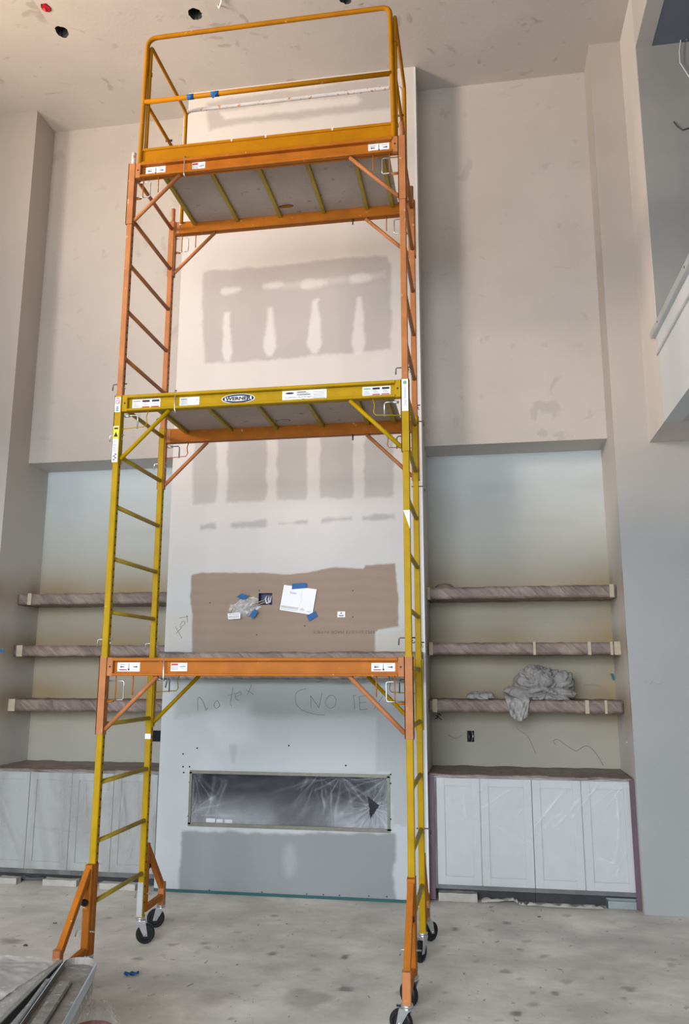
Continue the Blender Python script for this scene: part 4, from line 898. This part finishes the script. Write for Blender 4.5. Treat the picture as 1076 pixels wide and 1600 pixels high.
for s in range(3):
    for fb in (0, 1):
        m = beam_cols[s][fb]; sm2 = sleeve_cols[s][fb]; Y = 0 if fb == 0 else BY; o_ = -1 if fb == 0 else 1   # outward direction
        zt = T[s]-.003; zb = zt-.108
        x0, x1 = LX+.03, RX-.03
        def Yr(a, b): return (min(Y+o_*a, Y+o_*b), max(Y+o_*a, Y+o_*b))
        mb = MB(); y0, y1 = Yr(-.004, .0); mb.box(x0, x1, y0, y1, zb, zt, m)
        y0, y1 = Yr(-.0045, .034); mb.cbox(x0+.03, x1-.03, y0, y1, zt-.020, zt, m, .004); mb.cbox(x0+.03, x1-.03, y0, y1, zb, zb+.016, m, .004)
        y0, y1 = Yr(-.022, .0); mb.box(x0, x1, y0, y1, zb, zb+.004, m)
        beam = tp(mb, 'side_beam', label='%s side beam with lipped edges' % ('yellow' if m is yellow else 'orange'))
        for X, sx in ((LX, 1), (RX, -1)):
            sl = MB(); y0, y1 = Yr(PW/2+.001, PW/2+.006); sl.box(X-.026, X+.026, y0, y1, B[s], T[s], sm2)
            y0, y1 = Yr(-.014, PW/2+.006)
            sl.box(X-.0265, X-.0215, y0, y1, B[s], T[s], sm2); sl.box(X+.0215, X+.0265, y0, y1, B[s], T[s], sm2)
            tp(sl, 'corner_bracket', beam, label='faded orange channel bracket' if sm2 is copper else None)
            xs = sorted((X+sx*.024, X+sx*.062)); y0, y1 = Yr(-.007, .027); ep = MB(); ep.cbox(xs[0], xs[1], y0, y1, zb-.002, zt+.002, sm2, .003)
            ep.disc((X+sx*.045, Y+o_*.027, (zt+zb)/2), (0, o_, 0), .006, ink, 10, .001)
            tp(ep, 'end_plate', beam)
            tp(MB().tube([(X+sx*.026, Y+o_*.006, B[s]+.03), (X+sx*.345, Y+o_*.006, zb-.002)], .0135, sm2 if (s, fb) != (0, 1) else yellow, 10), 'diagonal_brace', beam)
            st = 'U' if m is orange and s != 1 else ('Y' if fb == 0 else 'K')
            wl_ = MB(); wire_loop(wl_, X, sx, Y+o_*.004, zb, st, m)
            if st == 'U': wl_.tube([(X+sx*.19, Y+o_*.006, zb), (X+sx*.19, Y+o_*.006, zb-.115)], .004, m, 6)
            tp(wl_, 'locking_pin', beam)
        if fb == 0:
            xh = {0: .385, 1: .383, 2: .375}[s]
            hk = MB(); hk.tube([(xh, -.010, zt+.018), (xh, -.030, zt+.014), (xh+.002, -.031, zb-.012), (xh+.006, -.028, zb-.03)], .0045, steel, 8)
            if s == 0: hk.tube([(xh+.006, -.03, zb-.022), (xh+.03, -.032, zb-.016), (xh+.018, -.032, zb-.07)], .004, dark_steel, 8)
            tp(hk, 'hook_pin', beam)
        else:
            tp(MB().tube([(1.42, Y, zb), (1.42, Y, zb-.04)], .006, dark_steel, 8), 'hook_pin', beam)
beams = [o for o in tower.children if o.name.startswith('side_beam')]
# stickers on the front beams (web plane y = 0)
def sticker(s, a, b, style, label=None):
    Y = -.0015; p, q = at(a[0], a[1], Y), at(b[0], b[1], Y); x0, x1 = p.x, q.x; zc = T[s]-.0585; h = min(abs(p.z-q.z), .064)
    z0, z1 = zc-h/2, zc+h/2; mb = MB(); mb.box(x0, x1, Y-.0005, Y+.001, z0, z1, white_m if style != 'faded' else mat('faded_label', (.62, .50, .44), .5)); w_ = x1-x0; y = Y-.001
    R = lambda a_, b_, c_, d_, m: mb.box(x0+w_*a_, x0+w_*b_, y-.0003, y+.0003, z0+h*c_, z0+h*d_, m)
    def arrow(xc, sx):
        zz = z0+h*.52; l = .013
        mb.add([(xc-sx*.004, y-.001, zz+.003), (xc+sx*.004, y-.001, zz+.003), (xc+sx*.004, y-.001, zz+.008), (xc+sx*l, y-.001, zz), (xc+sx*.004, y-.001, zz-.008), (xc+sx*.004, y-.001, zz-.003), (xc-sx*.004, y-.001, zz-.003)][::1], [(0, 1, 2, 3, 4, 5, 6)], ink)
        mb.box(min(xc-sx*.016, xc), max(xc-sx*.016, xc), y-.001, y, zz-.0025, zz+.0025, ink)
    if style in ('arrows', 'faded_arrows'):
        R(.495, .52, .08, .92, ink); arrow(x0+w_*.2, -1); arrow(x0+w_*.82, 1); R(.1, .35, .72, .80, grey_ink); R(.62, .9, .76, .82, grey_ink); R(.62, .85, .22, .27, grey_ink)
        R(.08, .42, .12, .26, red_m)
        for a_, b_ in ((.475, .5), (.45, .5)): mb.add([(x0+w_*.45, y-.001, z0+h*.3), (x0+w_*.565, y-.001, z0+h*.3), (x0+w_*.508, y-.001, z0+h*.08)], [(0, 1, 2)], ink)
    elif style == 'plate':
        R(.03, .45, .70, .92, red_m)
        for k in range(5): R(.05+k*.085, .09+k*.085, .1, .62, grey_ink)
        R(.55, .92, .5, .58, ink); R(.6, .8, .3, .36, grey_ink); R(.62, .95, .7, .76, grey_ink)
    elif style == 'text':
        mb.disc((x0+w_*.17, y, z0+h*.74), (0, -1, 0), w_*.10, ink, 16, .0006, ry=h*.10)
        put_text(mb, 'SCAFFOLD PLATFORM', (x0+w_*.36, y-.0006, z0+h*.28), (1, 0, 0), (0, 0, 1), .013, ink, 0, w_*.60)
        for k in range(3): R(.33, .64-.05*k, .50+.14*k, .58+.14*k, ink if k != 1 else grey_ink)
        R(.67, .675, .05, .95, grey_ink)
        for k in range(5): R(.70, .97-.03*(k % 2), .12+.16*k, .18+.16*k, grey_ink)
        R(.45, .50, .05, .12, ink)
    elif style == 'multi':
        R(.04, .3, .70, .85, green_m if s == 1 and x0 > 1 else grey_ink); R(.36, .62, .66, .88, ink); R(.70, .96, .66, .88, ink)
        R(.355, .62, .08, .2, red_m); R(.68, .96, .08, .2, red_m); R(.655, .662, .05, .95, grey_ink); R(.33, .337, .05, .95, grey_ink)
        for k in range(3): R(.05, .28-.03*k, .18+.15*k, .25+.15*k, grey_ink); R(.38, .60-.04*k, .32+.11*k, .37+.11*k, grey_ink); R(.72, .94-.04*k, .32+.11*k, .37+.11*k, grey_ink)
    elif style == 'diagram':
        for k in range(4): R(.05, .42-.04*(k % 2), .15+.19*k, .25+.19*k, ink if k == 3 else grey_ink)
        mb.tube([(x0+w_*a_, y-.001, z0+h*b_) for a_, b_ in ((.5, .3), (.62, .75), (.78, .4), (.92, .8), (.88, .35), (.7, .25))], .0012, grey_ink, 4)
    tp(mb, 'sticker', beams[2*s])
sticker(0, (184, 1035), (218, 1049), 'arrows'); sticker(0, (267, 1036), (292, 1049), 'plate'); sticker(0, (580, 1032), (617, 1045), 'arrows')
sticker(1, (207, 625), (250, 637), 'multi'); sticker(1, (281, 622), (311, 633), 'diagram'); sticker(1, (441, 611), (510, 624), 'text'); sticker(1, (566, 606), (610, 618), 'multi')
sticker(2, (228, 262), (258, 273), 'faded_arrows'); sticker(2, (300, 257), (320, 268), 'plate'); sticker(2, (575, 226), (608, 237), 'arrows')
p, q = at(346, 625, -.0015), at(398, 624, -.0015); cx = (p.x+q.x)/2; rx = (q.x-p.x)/2; zc = T[1]-.0585; mb = MB()
mb.disc((cx, -.0005, zc), (0, -1, 0), rx, white_m, 40, .0012, ry=.032); mb.disc((cx, -.0017, zc), (0, -1, 0), rx*.95, navy, 40, .0005, ry=.0285)
mb.disc((cx, -.0022, zc), (0, -1, 0), rx*.76, white_m, 40, .0005, ry=.0175)
mb.box(cx-rx*.80, cx+rx*.80, -.0030, -.0022, zc-.0115, zc+.0115, white_m)
put_text(mb, 'WERNER', (cx, -.0035, zc-.001), (1, 0, 0), (0, 0, 1), .031, ink, 0, rx*1.56, bold=.05)
tp(mb, 'emblem', beams[2], 'oval navy emblem reading WERNER')

# platforms
for s in range(3):
    zt = T[s]-.006; mb = MB(); mb.box(LX+.168, RX-.10, .006, BY-.006, zt-.014, zt, ply)
    dk = tp(mb, 'platform_deck', label='grey plywood platform deck')
    zr = zt-.014
    for x in (.178, .52, .86, 1.2, 1.53, 1.72): tp(MB().cbox(x-.014, x+.014, .008, BY-.008, zr-.026, zr, rib_m, .003), 'cross_rib', dk)
    hx = (at(447, 322, .5) if s == 2 else at(443, 657, .3))
    q = atz(447, 322, zr) if s == 2 else atz(442, 657, zr) if s == 1 else Vector((1.05, .5, zr))
    hb = MB(); hb.disc((q.x, q.y, zr), (0, 0, -1), .055, ink, 24, .0015, ry=.019, upv=(0, 1, 0)); hb.disc((q.x, q.y, zr-.0012), (0, 0, -1), .046, toe_or if s == 2 else alu, 24, .0010, ry=.012, upv=(0, 1, 0))
    tp(hb, 'hand_slot', dk)

# toe board and guardrails
g0, g1 = .045, 1.80; zt = T[2]
mb = MB(); mb.cbox(g0+.004, g1+.012, -.002, .004, zt+.002, zt+.118, toe_or, .001); mb.cbox(g0+.004, g1+.012, -.012, .004, zt+.100, zt+.120, toe_or, .004); mb.cbox(g0+.004, g1+.012, -.014, .004, zt+.000, zt+.018, toe_or, .004)
tb = tp(mb, 'toe_board', label='golden orange toe board')
for x in (.70, .94, 1.40): tp(MB().box(x-.004, x+.004, -.0135, -.011, zt+.100, zt+.122, white_m), 'paint_mark', tb)
def bend(a, c, b, r, n=6):
    a, c, b = Vector(a), Vector(c), Vector(b); u = (a-c).normalized(); v = (b-c).normalized()
    return [c+u*r*(1-t)**2+v*r*t**2 for t in [i/n for i in range(n+1)]]
yg = -.006; zg = 6.225
pts = [(g0-.006, yg, zt-.03)]+bend((g0-.006, yg, zt), (g0+.004, yg, zg), (g1, yg, zg), .08)+bend((g0, yg, zg), (g1-.006, yg, zg), (g1+.012, yg, zt), .06)+[(g1+.012, yg, zt-.03)]
fr_ = tp(MB().tube(pts, .0165, toe_or, 12), 'guard_rail', label='golden orange front guardrail')
tp(MB().tube([(g0+.01, yg-.004, 5.705), (g1, yg-.004, 5.705)], .0165, toe_or, 12), 'mid_rail', fr_)
for u0, u1 in ((293, 303), (330, 342)):
    x0, x1 = at(u0, 153, yg).x, at(u1, 153, yg).x
    tb_ = MB().tube([(x0, yg-.004, 5.705), (x1, yg-.004, 5.705)], .0185, blue_tape, 12)
    if u0 > 320: tb_.poly([(x0+.01, yg-.022, 5.70), (x1-.005, yg-.022, 5.70), (x0+.025, yg-.024, 5.655), (x0+.010, yg-.024, 5.665)], .001, blue_tape)
    tp(tb_, 'tape_strip', fr_)
pts = [(g0+.01, BY+.006, zt-.03)]+bend((g0+.01, BY, zt), (g0+.012, BY+.006, zg-.02), (g1, BY+.006, zg-.02), .06)+bend((g0, BY+.006, zg-.02), (g1, BY+.006, zg-.02), (g1, BY+.006, zt), .06)+[(g1, BY+.006, zt-.03)]
br = tp(MB().tube(pts, .015, white_worn, 12), 'guard_rail', label='chipped white rear guardrail')
tp(MB().tube([(g0+.03, BY+.006, 5.69), (g1-.02, BY+.006, 5.69)], .015, white_worn, 12), 'mid_rail', br)
for X, sx in ((g0+.022, 1), (g1+.024, -1)):
    a = (X, .020, zt-.02); c1 = (X, .020, 6.175); c2 = (X, BY-.012, 6.175); b = (X, BY-.012, zt-.02)
    pts = [a]+bend(a, c1, c2, .03)+bend(c1, c2, b, .05)+[b]
    sr = tp(MB().tube(pts, .0135, toe_or, 12), 'guard_rail', label='orange end guardrail')
    tp(MB().tube([(X, .02, 5.69), (X, BY-.012, 5.69)], .013, toe_or, 10), 'mid_rail', sr)
    cm = MB()
    for zz in (5.33, 5.95): cm.tube([(X, .020, zz-.012), (X, .020, zz+.012)], .018, toe_or, 12)
    cm.tube([(X-sx*.02, .40, 5.69), (X+sx*.03, .40, 5.69)], .008, dark_steel, 8)
    tp(cm, 'clamp_collar', sr)
mb = MB(); mb.tube([(LX-.002, 0, T[2]-.01), (LX-.002, 0, T[2]+.095)], .0155, white_worn, 12)
tp(mb, 'stacking_pin', label='bare stacking pin above the front left post')
for x, y in ((RX, 0), (RX, BY), (LX, BY)): tp(MB().tube([(x, y, T[2]-.01), (x, y, T[2]+.115)], .0155, copper, 12), 'stacking_pin')
mb = MB(); mb.tube([(RX-.006, .035, T[2]), (RX-.006, .035, 5.86)], .019, copper, 12); 
# L pins through the stacked joints
for (X, sx) in ((LX, -1), (RX, -1)):
    for z in (1.96, 3.62, 3.27):
        for y in (0, BY):
            if z == 3.27 and X == RX: continue
            pn = MB(); pn.tube([(X+.04, y, z), (X-.050, y, z), (X-.056, y, z-.006), (X-.058, y, z-.042)], .0042, steel if z < 3.6 and X == LX else dark_steel, 8)
            pn.tube([(X+.022, y, z-.012), (X+.03, y, z-.034)], .0035, steel, 6)
            tp(pn, 'joint_pin')
for z in (3.50, 3.03, .78): tp(MB().tube([(RX-.03, BY, z), (RX+.055, BY, z), (RX+.06, BY, z-.006), (RX+.061, BY, z-.035)], .0045, dark_steel, 8), 'joint_pin')

# casters and outriggers
def caster(x, y, ztop, ang, lab=None):
    """swivel caster: plate and fork, wheel as sub-part; ztop = top of plate; ang = heading"""
    r = .062; c, s = math.cos(ang), math.sin(ang)
    def W(a, b, z): return (x+a*c-b*s, y+a*s+b*c, z)       # a along trail, b across
    tr = .035
    mb = MB(); mb.tube([(x, y, ztop), (x, y, ztop-.012)], .030, steel, 16); mb.tube([(x, y, ztop-.012), (x, y, ztop-.030)], .024, steel, 16)
    for q in (-1, 1):
        P = [W(-.024, q*.021, ztop-.022), W(.034, q*.021, ztop-.022), W(tr+.016, q*.021, r-.012), W(tr-.010, q*.021, r-.012)]
        n = Vector(W(0, q*1, 0))-Vector(W(0, 0, 0)); mb.poly(P, .003, steel, n)
    mb.poly([W(-.024, -.022, ztop-.026), W(.034, -.022, ztop-.026), W(.034, .022, ztop-.026), W(-.024, .022, ztop-.026)], .006, steel, (0, 0, 1))
    mb.tube([W(tr, -.028, r), W(tr, .028, r)], .007, steel, 10)
    ck = tp(mb, 'caster', label=lab)
    wh = MB(); prof = [(-.017, .040), (-.017, .054), (-.012, .0605), (0, r), (.012, .0605), (.017, .054), (.017, .040), (.010, .038), (.010, .014), (.018, .012), (.018, .0075), (-.018, .0075), (-.018, .012), (-.010, .014), (-.010, .038)]
    n = 32; vs = []; fs = []; m_ = len(prof)
    for k in range(n):
        t = 2*math.pi*k/n
        for b, rr in prof: vs.append(W(tr+math.cos(t)*rr, b, r+math.sin(t)*rr))
    for k in range(n):
        for j in range(m_): fs.append((k*m_+j, ((k+1) % n)*m_+j, ((k+1) % n)*m_+(j+1) % m_, k*m_+(j+1) % m_))
    wh.add(vs, fs, rubber, False); tp(wh, 'wheel', ck)
    return ck
for X, sx in ((LX, -1), (RX, 1)):
    for Y, o_ in ((0, -1), (BY, 1)):
        yo = Y+o_*.043; zt_ = .66 if Y == 0 else .62; yt = Y+o_*.36; xo = X
        om = orange
        mb = MB()
        mb.bar((xo, yo, .20), (xo, yo, zt_), .044, .040, om, rnd=.004)
        if o_ < 0: mb.bar((xo, Y-.001, .165), (xo, Y-.001, zt_), .047, .047, om, rnd=.003)
        mb.bar((xo, yo+o_*.01, .200), (xo, yt, .205 if o_ > 0 else .175), .036, .036, om, up=(0, 0, 1), rnd=.003)          # foot arm
        mb.bar((xo, yo+o_*.018, zt_-.03), (xo, yt-o_*.01, .275), .040, .036, om, up=(1, 0, 0), rnd=.003)  # slanting strut
        og = tp(mb, 'outrigger', label='orange outrigger foot')
        tp(MB().bar((xo, yt, .150), (xo, yt, .30), .044, .044, copper, rnd=.004), 'foot_tube', og)
        tp(MB().tube([(xo-sx*.0, yo+o_*.04, .47), (xo, yo+o_*.055, .46)], .020, rubber, 10), 'knob', og)
        lp = MB(); lp.tube([(xo+.05, yo, .30), (xo-.06, yo, .30), (xo-.066, yo, .27)], .0045, steel, 8); tp(lp, 'locking_pin', og)
        caster(xo, Y, .165, {(0, 0): -1.4, (0, 1): .35, (1, 0): 2.4, (1, 1): -2.0}[(0 if X == LX else 1, 0 if Y == 0 else 1)])
        caster(xo, yt, .150, {(0, 0): 2.6, (0, 1): -2.9, (1, 0): 2.7, (1, 1): .9}[(0 if X == LX else 1, 0 if Y == 0 else 1)])

# ------------------------------------------------------------------ foreground bench, mud tray, straightedge, bag, bucket
TZ = .44
bench = empty('low_bench', (.2, -1.45, 0), 'low work bench under dusty grey plastic in the lower left corner', 'bench')
bm_ = mat('dusty_bench_top', (.36, .35, .33), .5, 0, .15, 8, .3, 20, (.60, .60, .58), (.58, .66))
subt(MB().poly([(-.75, -.93, TZ-.04), (.46, -.96, TZ-.04), (.575, -1.15, TZ-.04), (.83, -2.1, TZ-.04), (-.75, -2.1, TZ-.04)], .04, bm_, (0, 0, 1)), 'bench_top', bench)
for x, y in ((-.70, -2.05), (.75, -2.05), (-.70, -1.00), (.20, -1.00)):
    subt(MB().box(x-.025, x+.025, y-.025, y+.025, 0, TZ-.04, mat('bench_wood', (.32, .25, .17), .7, 0, .1, 8)), 'leg', bench)
t = empty('plastic_sheet', (-.1, -1.4, TZ), 'thin clear plastic sheet spread over the low bench', 'plastic sheet')
o = film_sheet('sheet', arr(-.76, .30, .012), arr(-2.1, -.93, .012), lambda u, v: (u, v, TZ+.004+.010*np.abs(vnoise(u, v, 8, 3))+.007*np.abs(vnoise(u+v, v, 20, 5))), film_bench, t, lambda u, v: .30+1.1*np.clip(vnoise(u, v, 5, 3)*vnoise(u, v, 11, 8)*2.5, 0, .6)+.4*np.clip(vnoise(u+v, v, 3, 5), 0, 1)); o.location = (-t.location[0], -t.location[1], -t.location[2])
# long mud tray: straight sides and a rounded far end
def tray():
    f = atz(120, 1503, TZ+.06); e1 = atz(151, 1515, TZ+.06); e2 = atz(109, 1590, TZ+.06)
    d = Vector((e2.x-e1.x, e2.y-e1.y, 0)).normalized(); r = Vector((-d.y, d.x, 0))
    if r.x > 0: r = -r                                       # r points left (away from the visible rim)
    wdt = .15; e1 = Vector((e1.x, e1.y, 0))-Vector((0, 0, 0)); L = .95
    out = []
    for k in range(9): t_ = math.pi/2*k/8; out.append(e1+r*(.07*(1-math.cos(t_-0)))-d*(.07*math.sin(t_)) if False else e1+r*(.09-.09*math.cos(t_))-d*(.09*math.sin(t_)))
    c = e1+r*(wdt-.05)-d*.09
    for k in range(7): t_ = math.pi/2*k/6; out.append(c+r*(.05*math.sin(t_))+d*(.05-.05*math.cos(t_)))
    out.append(e1+r*wdt+d*L); out.append(e1+d*L)
    return out, d, r, e1
out, dT, rT, e1 = tray(); n = len(out); cen = sum(out, Vector())/n
def ins(p, k): return p+(cen-p).normalized()*k
rim_m = mat('pale_blue_grey_rim', (.50, .56, .62), .45, 0, .06, 12); bed_m = mat('grey_mud_bed', (.20, .185, .17), .5, 0, .25, 8, .5, 30, (.42, .42, .41), (.60, .72))
mb = MB(); z0 = TZ+.022; vs = []
for kk, (off, z) in enumerate(((.012, z0), (0, z0+.062), (.008, z0+.064), (.016, z0+.038))):
    vs += [(ins(p, off).x, ins(p, off).y, z) for p in out]
fs = []
for kk in range(3): fs += [(kk*n+i, kk*n+(i+1) % n, (kk+1)*n+(i+1) % n, (kk+1)*n+i) for i in range(n)]
mb.add(vs, fs[:2*n], rim_m); mb.add(vs, fs[2*n:]+[tuple(range(3*n, 4*n))], bed_m); mb.add(vs[:n], [tuple(range(n))], rim_m)
tr = empty('mud_tray', (cen.x, cen.y, TZ+.022), 'long grey tray with a pale blue rim and dried mud on the low bench', 'tray')
o = mb.build('tray', tr); o.location = (-cen.x, -cen.y, -TZ-.022)
def on_tray(a, b, z): p = e1+dT*a+rT*b; return (p.x, p.y, z)
mb = MB(); mb.bar(on_tray(.17, .095, z0+.044), on_tray(.90, .095, z0+.048), .055, .02, bed_m, up=(0, 0, 1), rnd=.006)
o = mb.build('mud_ridge', tr); o.location = (-cen.x, -cen.y, -TZ-.022)
a, b = atz(94, 1503, TZ+.05), atz(4, 1594, TZ+.05); d = (b-a).normalized()
mb = MB(); mb.bar(a+Vector((0, 0, -.02)), b+d*.3+Vector((0, 0, -.02)), .012, .05, dark_steel, up=(0, 0, 1)); mb.bar(a+Vector((0, 0, .006)), b+d*.3+Vector((0, 0, .006)), .020, .006, steel, up=(0, 0, 1))
tag(mb.build('straightedge'), 'dark metal straightedge lying across the plastic on the low bench', 'straightedge')
mb = MB(); fb_m = mat('grey_float_blade', (.27, .27, .265), .38, .3, .25, 8, .3, 20, (.5, .5, .49), (.58, .68))
P_ = lambda a, b, z: on_tray(a, b, z)
c4 = [P_(-.13, .165, 0), P_(-.12, .172, 0), P_(.95, .235, 0), P_(.95, .165, 0)]
zb_ = TZ+.018; vs = [(p[0], p[1], zb_) for p in c4]+[(p[0], p[1], zb_+.034) for p in c4]
mb.add(vs, [(0, 1, 2, 3), (4, 5, 6, 7), (0, 1, 5, 4), (1, 2, 6, 5), (2, 3, 7, 6), (3, 0, 4, 7)], fb_m)
mb.bar(P_(.10, .18, zb_+.040), P_(.9, .19, zb_+.040), .018, .012, fb_m, up=(0, 0, 1), rnd=.003)
tag(mb.build('float_blade'), 'wide grey metal blade with a ridge, lying beside the mud tray on the low bench', 'blade')
# red bucket with a clear bag over it, beside the bench
bx, by = .565, -1.12
bk = empty('bucket', (bx, by, 0), 'red bucket on the floor beside the low bench, under a clear bag', 'bucket')
rb = mat('red_bucket_plastic', (.50, .035, .02), .4, 0, .1, 8)
mb = MB(); n = 28; prof = [(0, .002), (.070, .002), (.085, .23), (.092, .232), (.092, .245), (.082, .245), (.067, .012), (0, .012)]
vs = [(rr*math.cos(2*math.pi*k/n), rr*math.sin(2*math.pi*k/n), z) for rr, z in prof for k in range(n)]
mb.add(vs, [(j*n+k, j*n+(k+1) % n, (j+1)*n+(k+1) % n, (j+1)*n+k) for j in range(len(prof)-1) for k in range(n)], rb, True); mb.build('shell', bk)
mb = MB(); mb.tube([(-.09, 0, .235)]+[(.09*-math.cos(math.pi*k/12), -.02-.07*math.sin(math.pi*k/12), .235-.03*math.sin(math.pi*k/12)) for k in range(13)], .003, steel, 6); mb.build('handle', bk)
bg = empty('plastic_bag', (bx, by, 0), 'clear plastic bag draped over the red bucket', 'bag')
def bagP2(u, v):
    r = (.03+.115*np.sin(np.clip(v, 0, 1)*math.pi/2))+.016*np.sin(u*7+v*3)*v+.012*vnoise(u, v*3, 4, 2)
    z = .345*(1-v**2.2)+.004
    return r*np.cos(u), r*np.sin(u), z
film_sheet('film', np.linspace(0, 2*math.pi, 60), np.linspace(0, 1, 24), bagP2, film_bag, bg)

# ------------------------------------------------------------------ small loose things
def scrap_tape(name, u, v, w_, d_, ang, lab):
    p = atz(u, v, 0); mb = MB(); bm = bmesh.new(); bmesh.ops.create_grid(bm, x_segments=8, y_segments=4, size=.5)
    for q in bm.verts: q.co = Vector((q.co.x*w_, q.co.y*d_, .004+.018*abs(math.sin(q.co.x*7+q.co.y*3))))
    mb.bm(bm, blue_tape, True); o = mb.build(name); o.location = (p.x, p.y, .001); o.rotation_euler = (0, 0, ang); o.modifiers.new('s', 'SOLIDIFY').thickness = .002
    return tag(o, lab, 'tape')
scrap_tape('tape_scrap', 205, 1525, .085, .03, .3, 'crumpled scrap of blue tape on the concrete between the scaffold legs')
rnd = random.Random(8)
for (u, v, sz, lab) in [(86, 1443, .012, 'small dark debris chip left of the front left scaffold leg'), (40, 1478, .014, 'dark debris chip behind the low bench'), (627, 1541+32, .022, 'black debris chip beside the front right caster'), (842, 1433, .010, 'tiny dark crumb in front of the right cabinets')]:
    p = atz(u, v, 0); bm = bmesh.new(); bmesh.ops.create_icosphere(bm, subdivisions=2, radius=1)
    for q in bm.verts: n_ = noise.noise_vector(q.co*1.7+Vector((u, 0, 0))); q.co = Vector((q.co.x*sz*1.3, q.co.y*sz*.7, max(0, q.co.z*sz*.3+sz*.1)))+n_*sz*.5; q.co.z = max(0, q.co.z)
    mb = MB().bm(bm, dark_recess); o = mb.build('debris_chip'); o.location = (p.x, p.y, .001); tag(o, lab, 'debris')
# cables in the loft
pp = [at(u, v, 1.40) for u, v in ((1066, -6), (1066, 40), (1061, 80), (1062, 98), (1076, 120), (1095, 150))]; pp[0].z = 6.86
q = []
for i in range(len(pp)-1):
    for t_ in (0, .33, .67): q.append(pp[i].lerp(pp[i+1], t_))
q.append(pp[-1])
tag(MB().tube(q, .004, white_m, 8).build('white_cable'), 'thin white cable hanging from the loft ceiling', 'cable')
pp = [at(u, v, 1.415) for u, v in ((1052, 190), (1058, 198), (1066, 203), (1076, 200), (1090, 196))]
tag(MB().tube(pp, .005, dark_steel, 6).build('dark_wire'), 'short dark wire sticking out of the loft wall', 'wire')
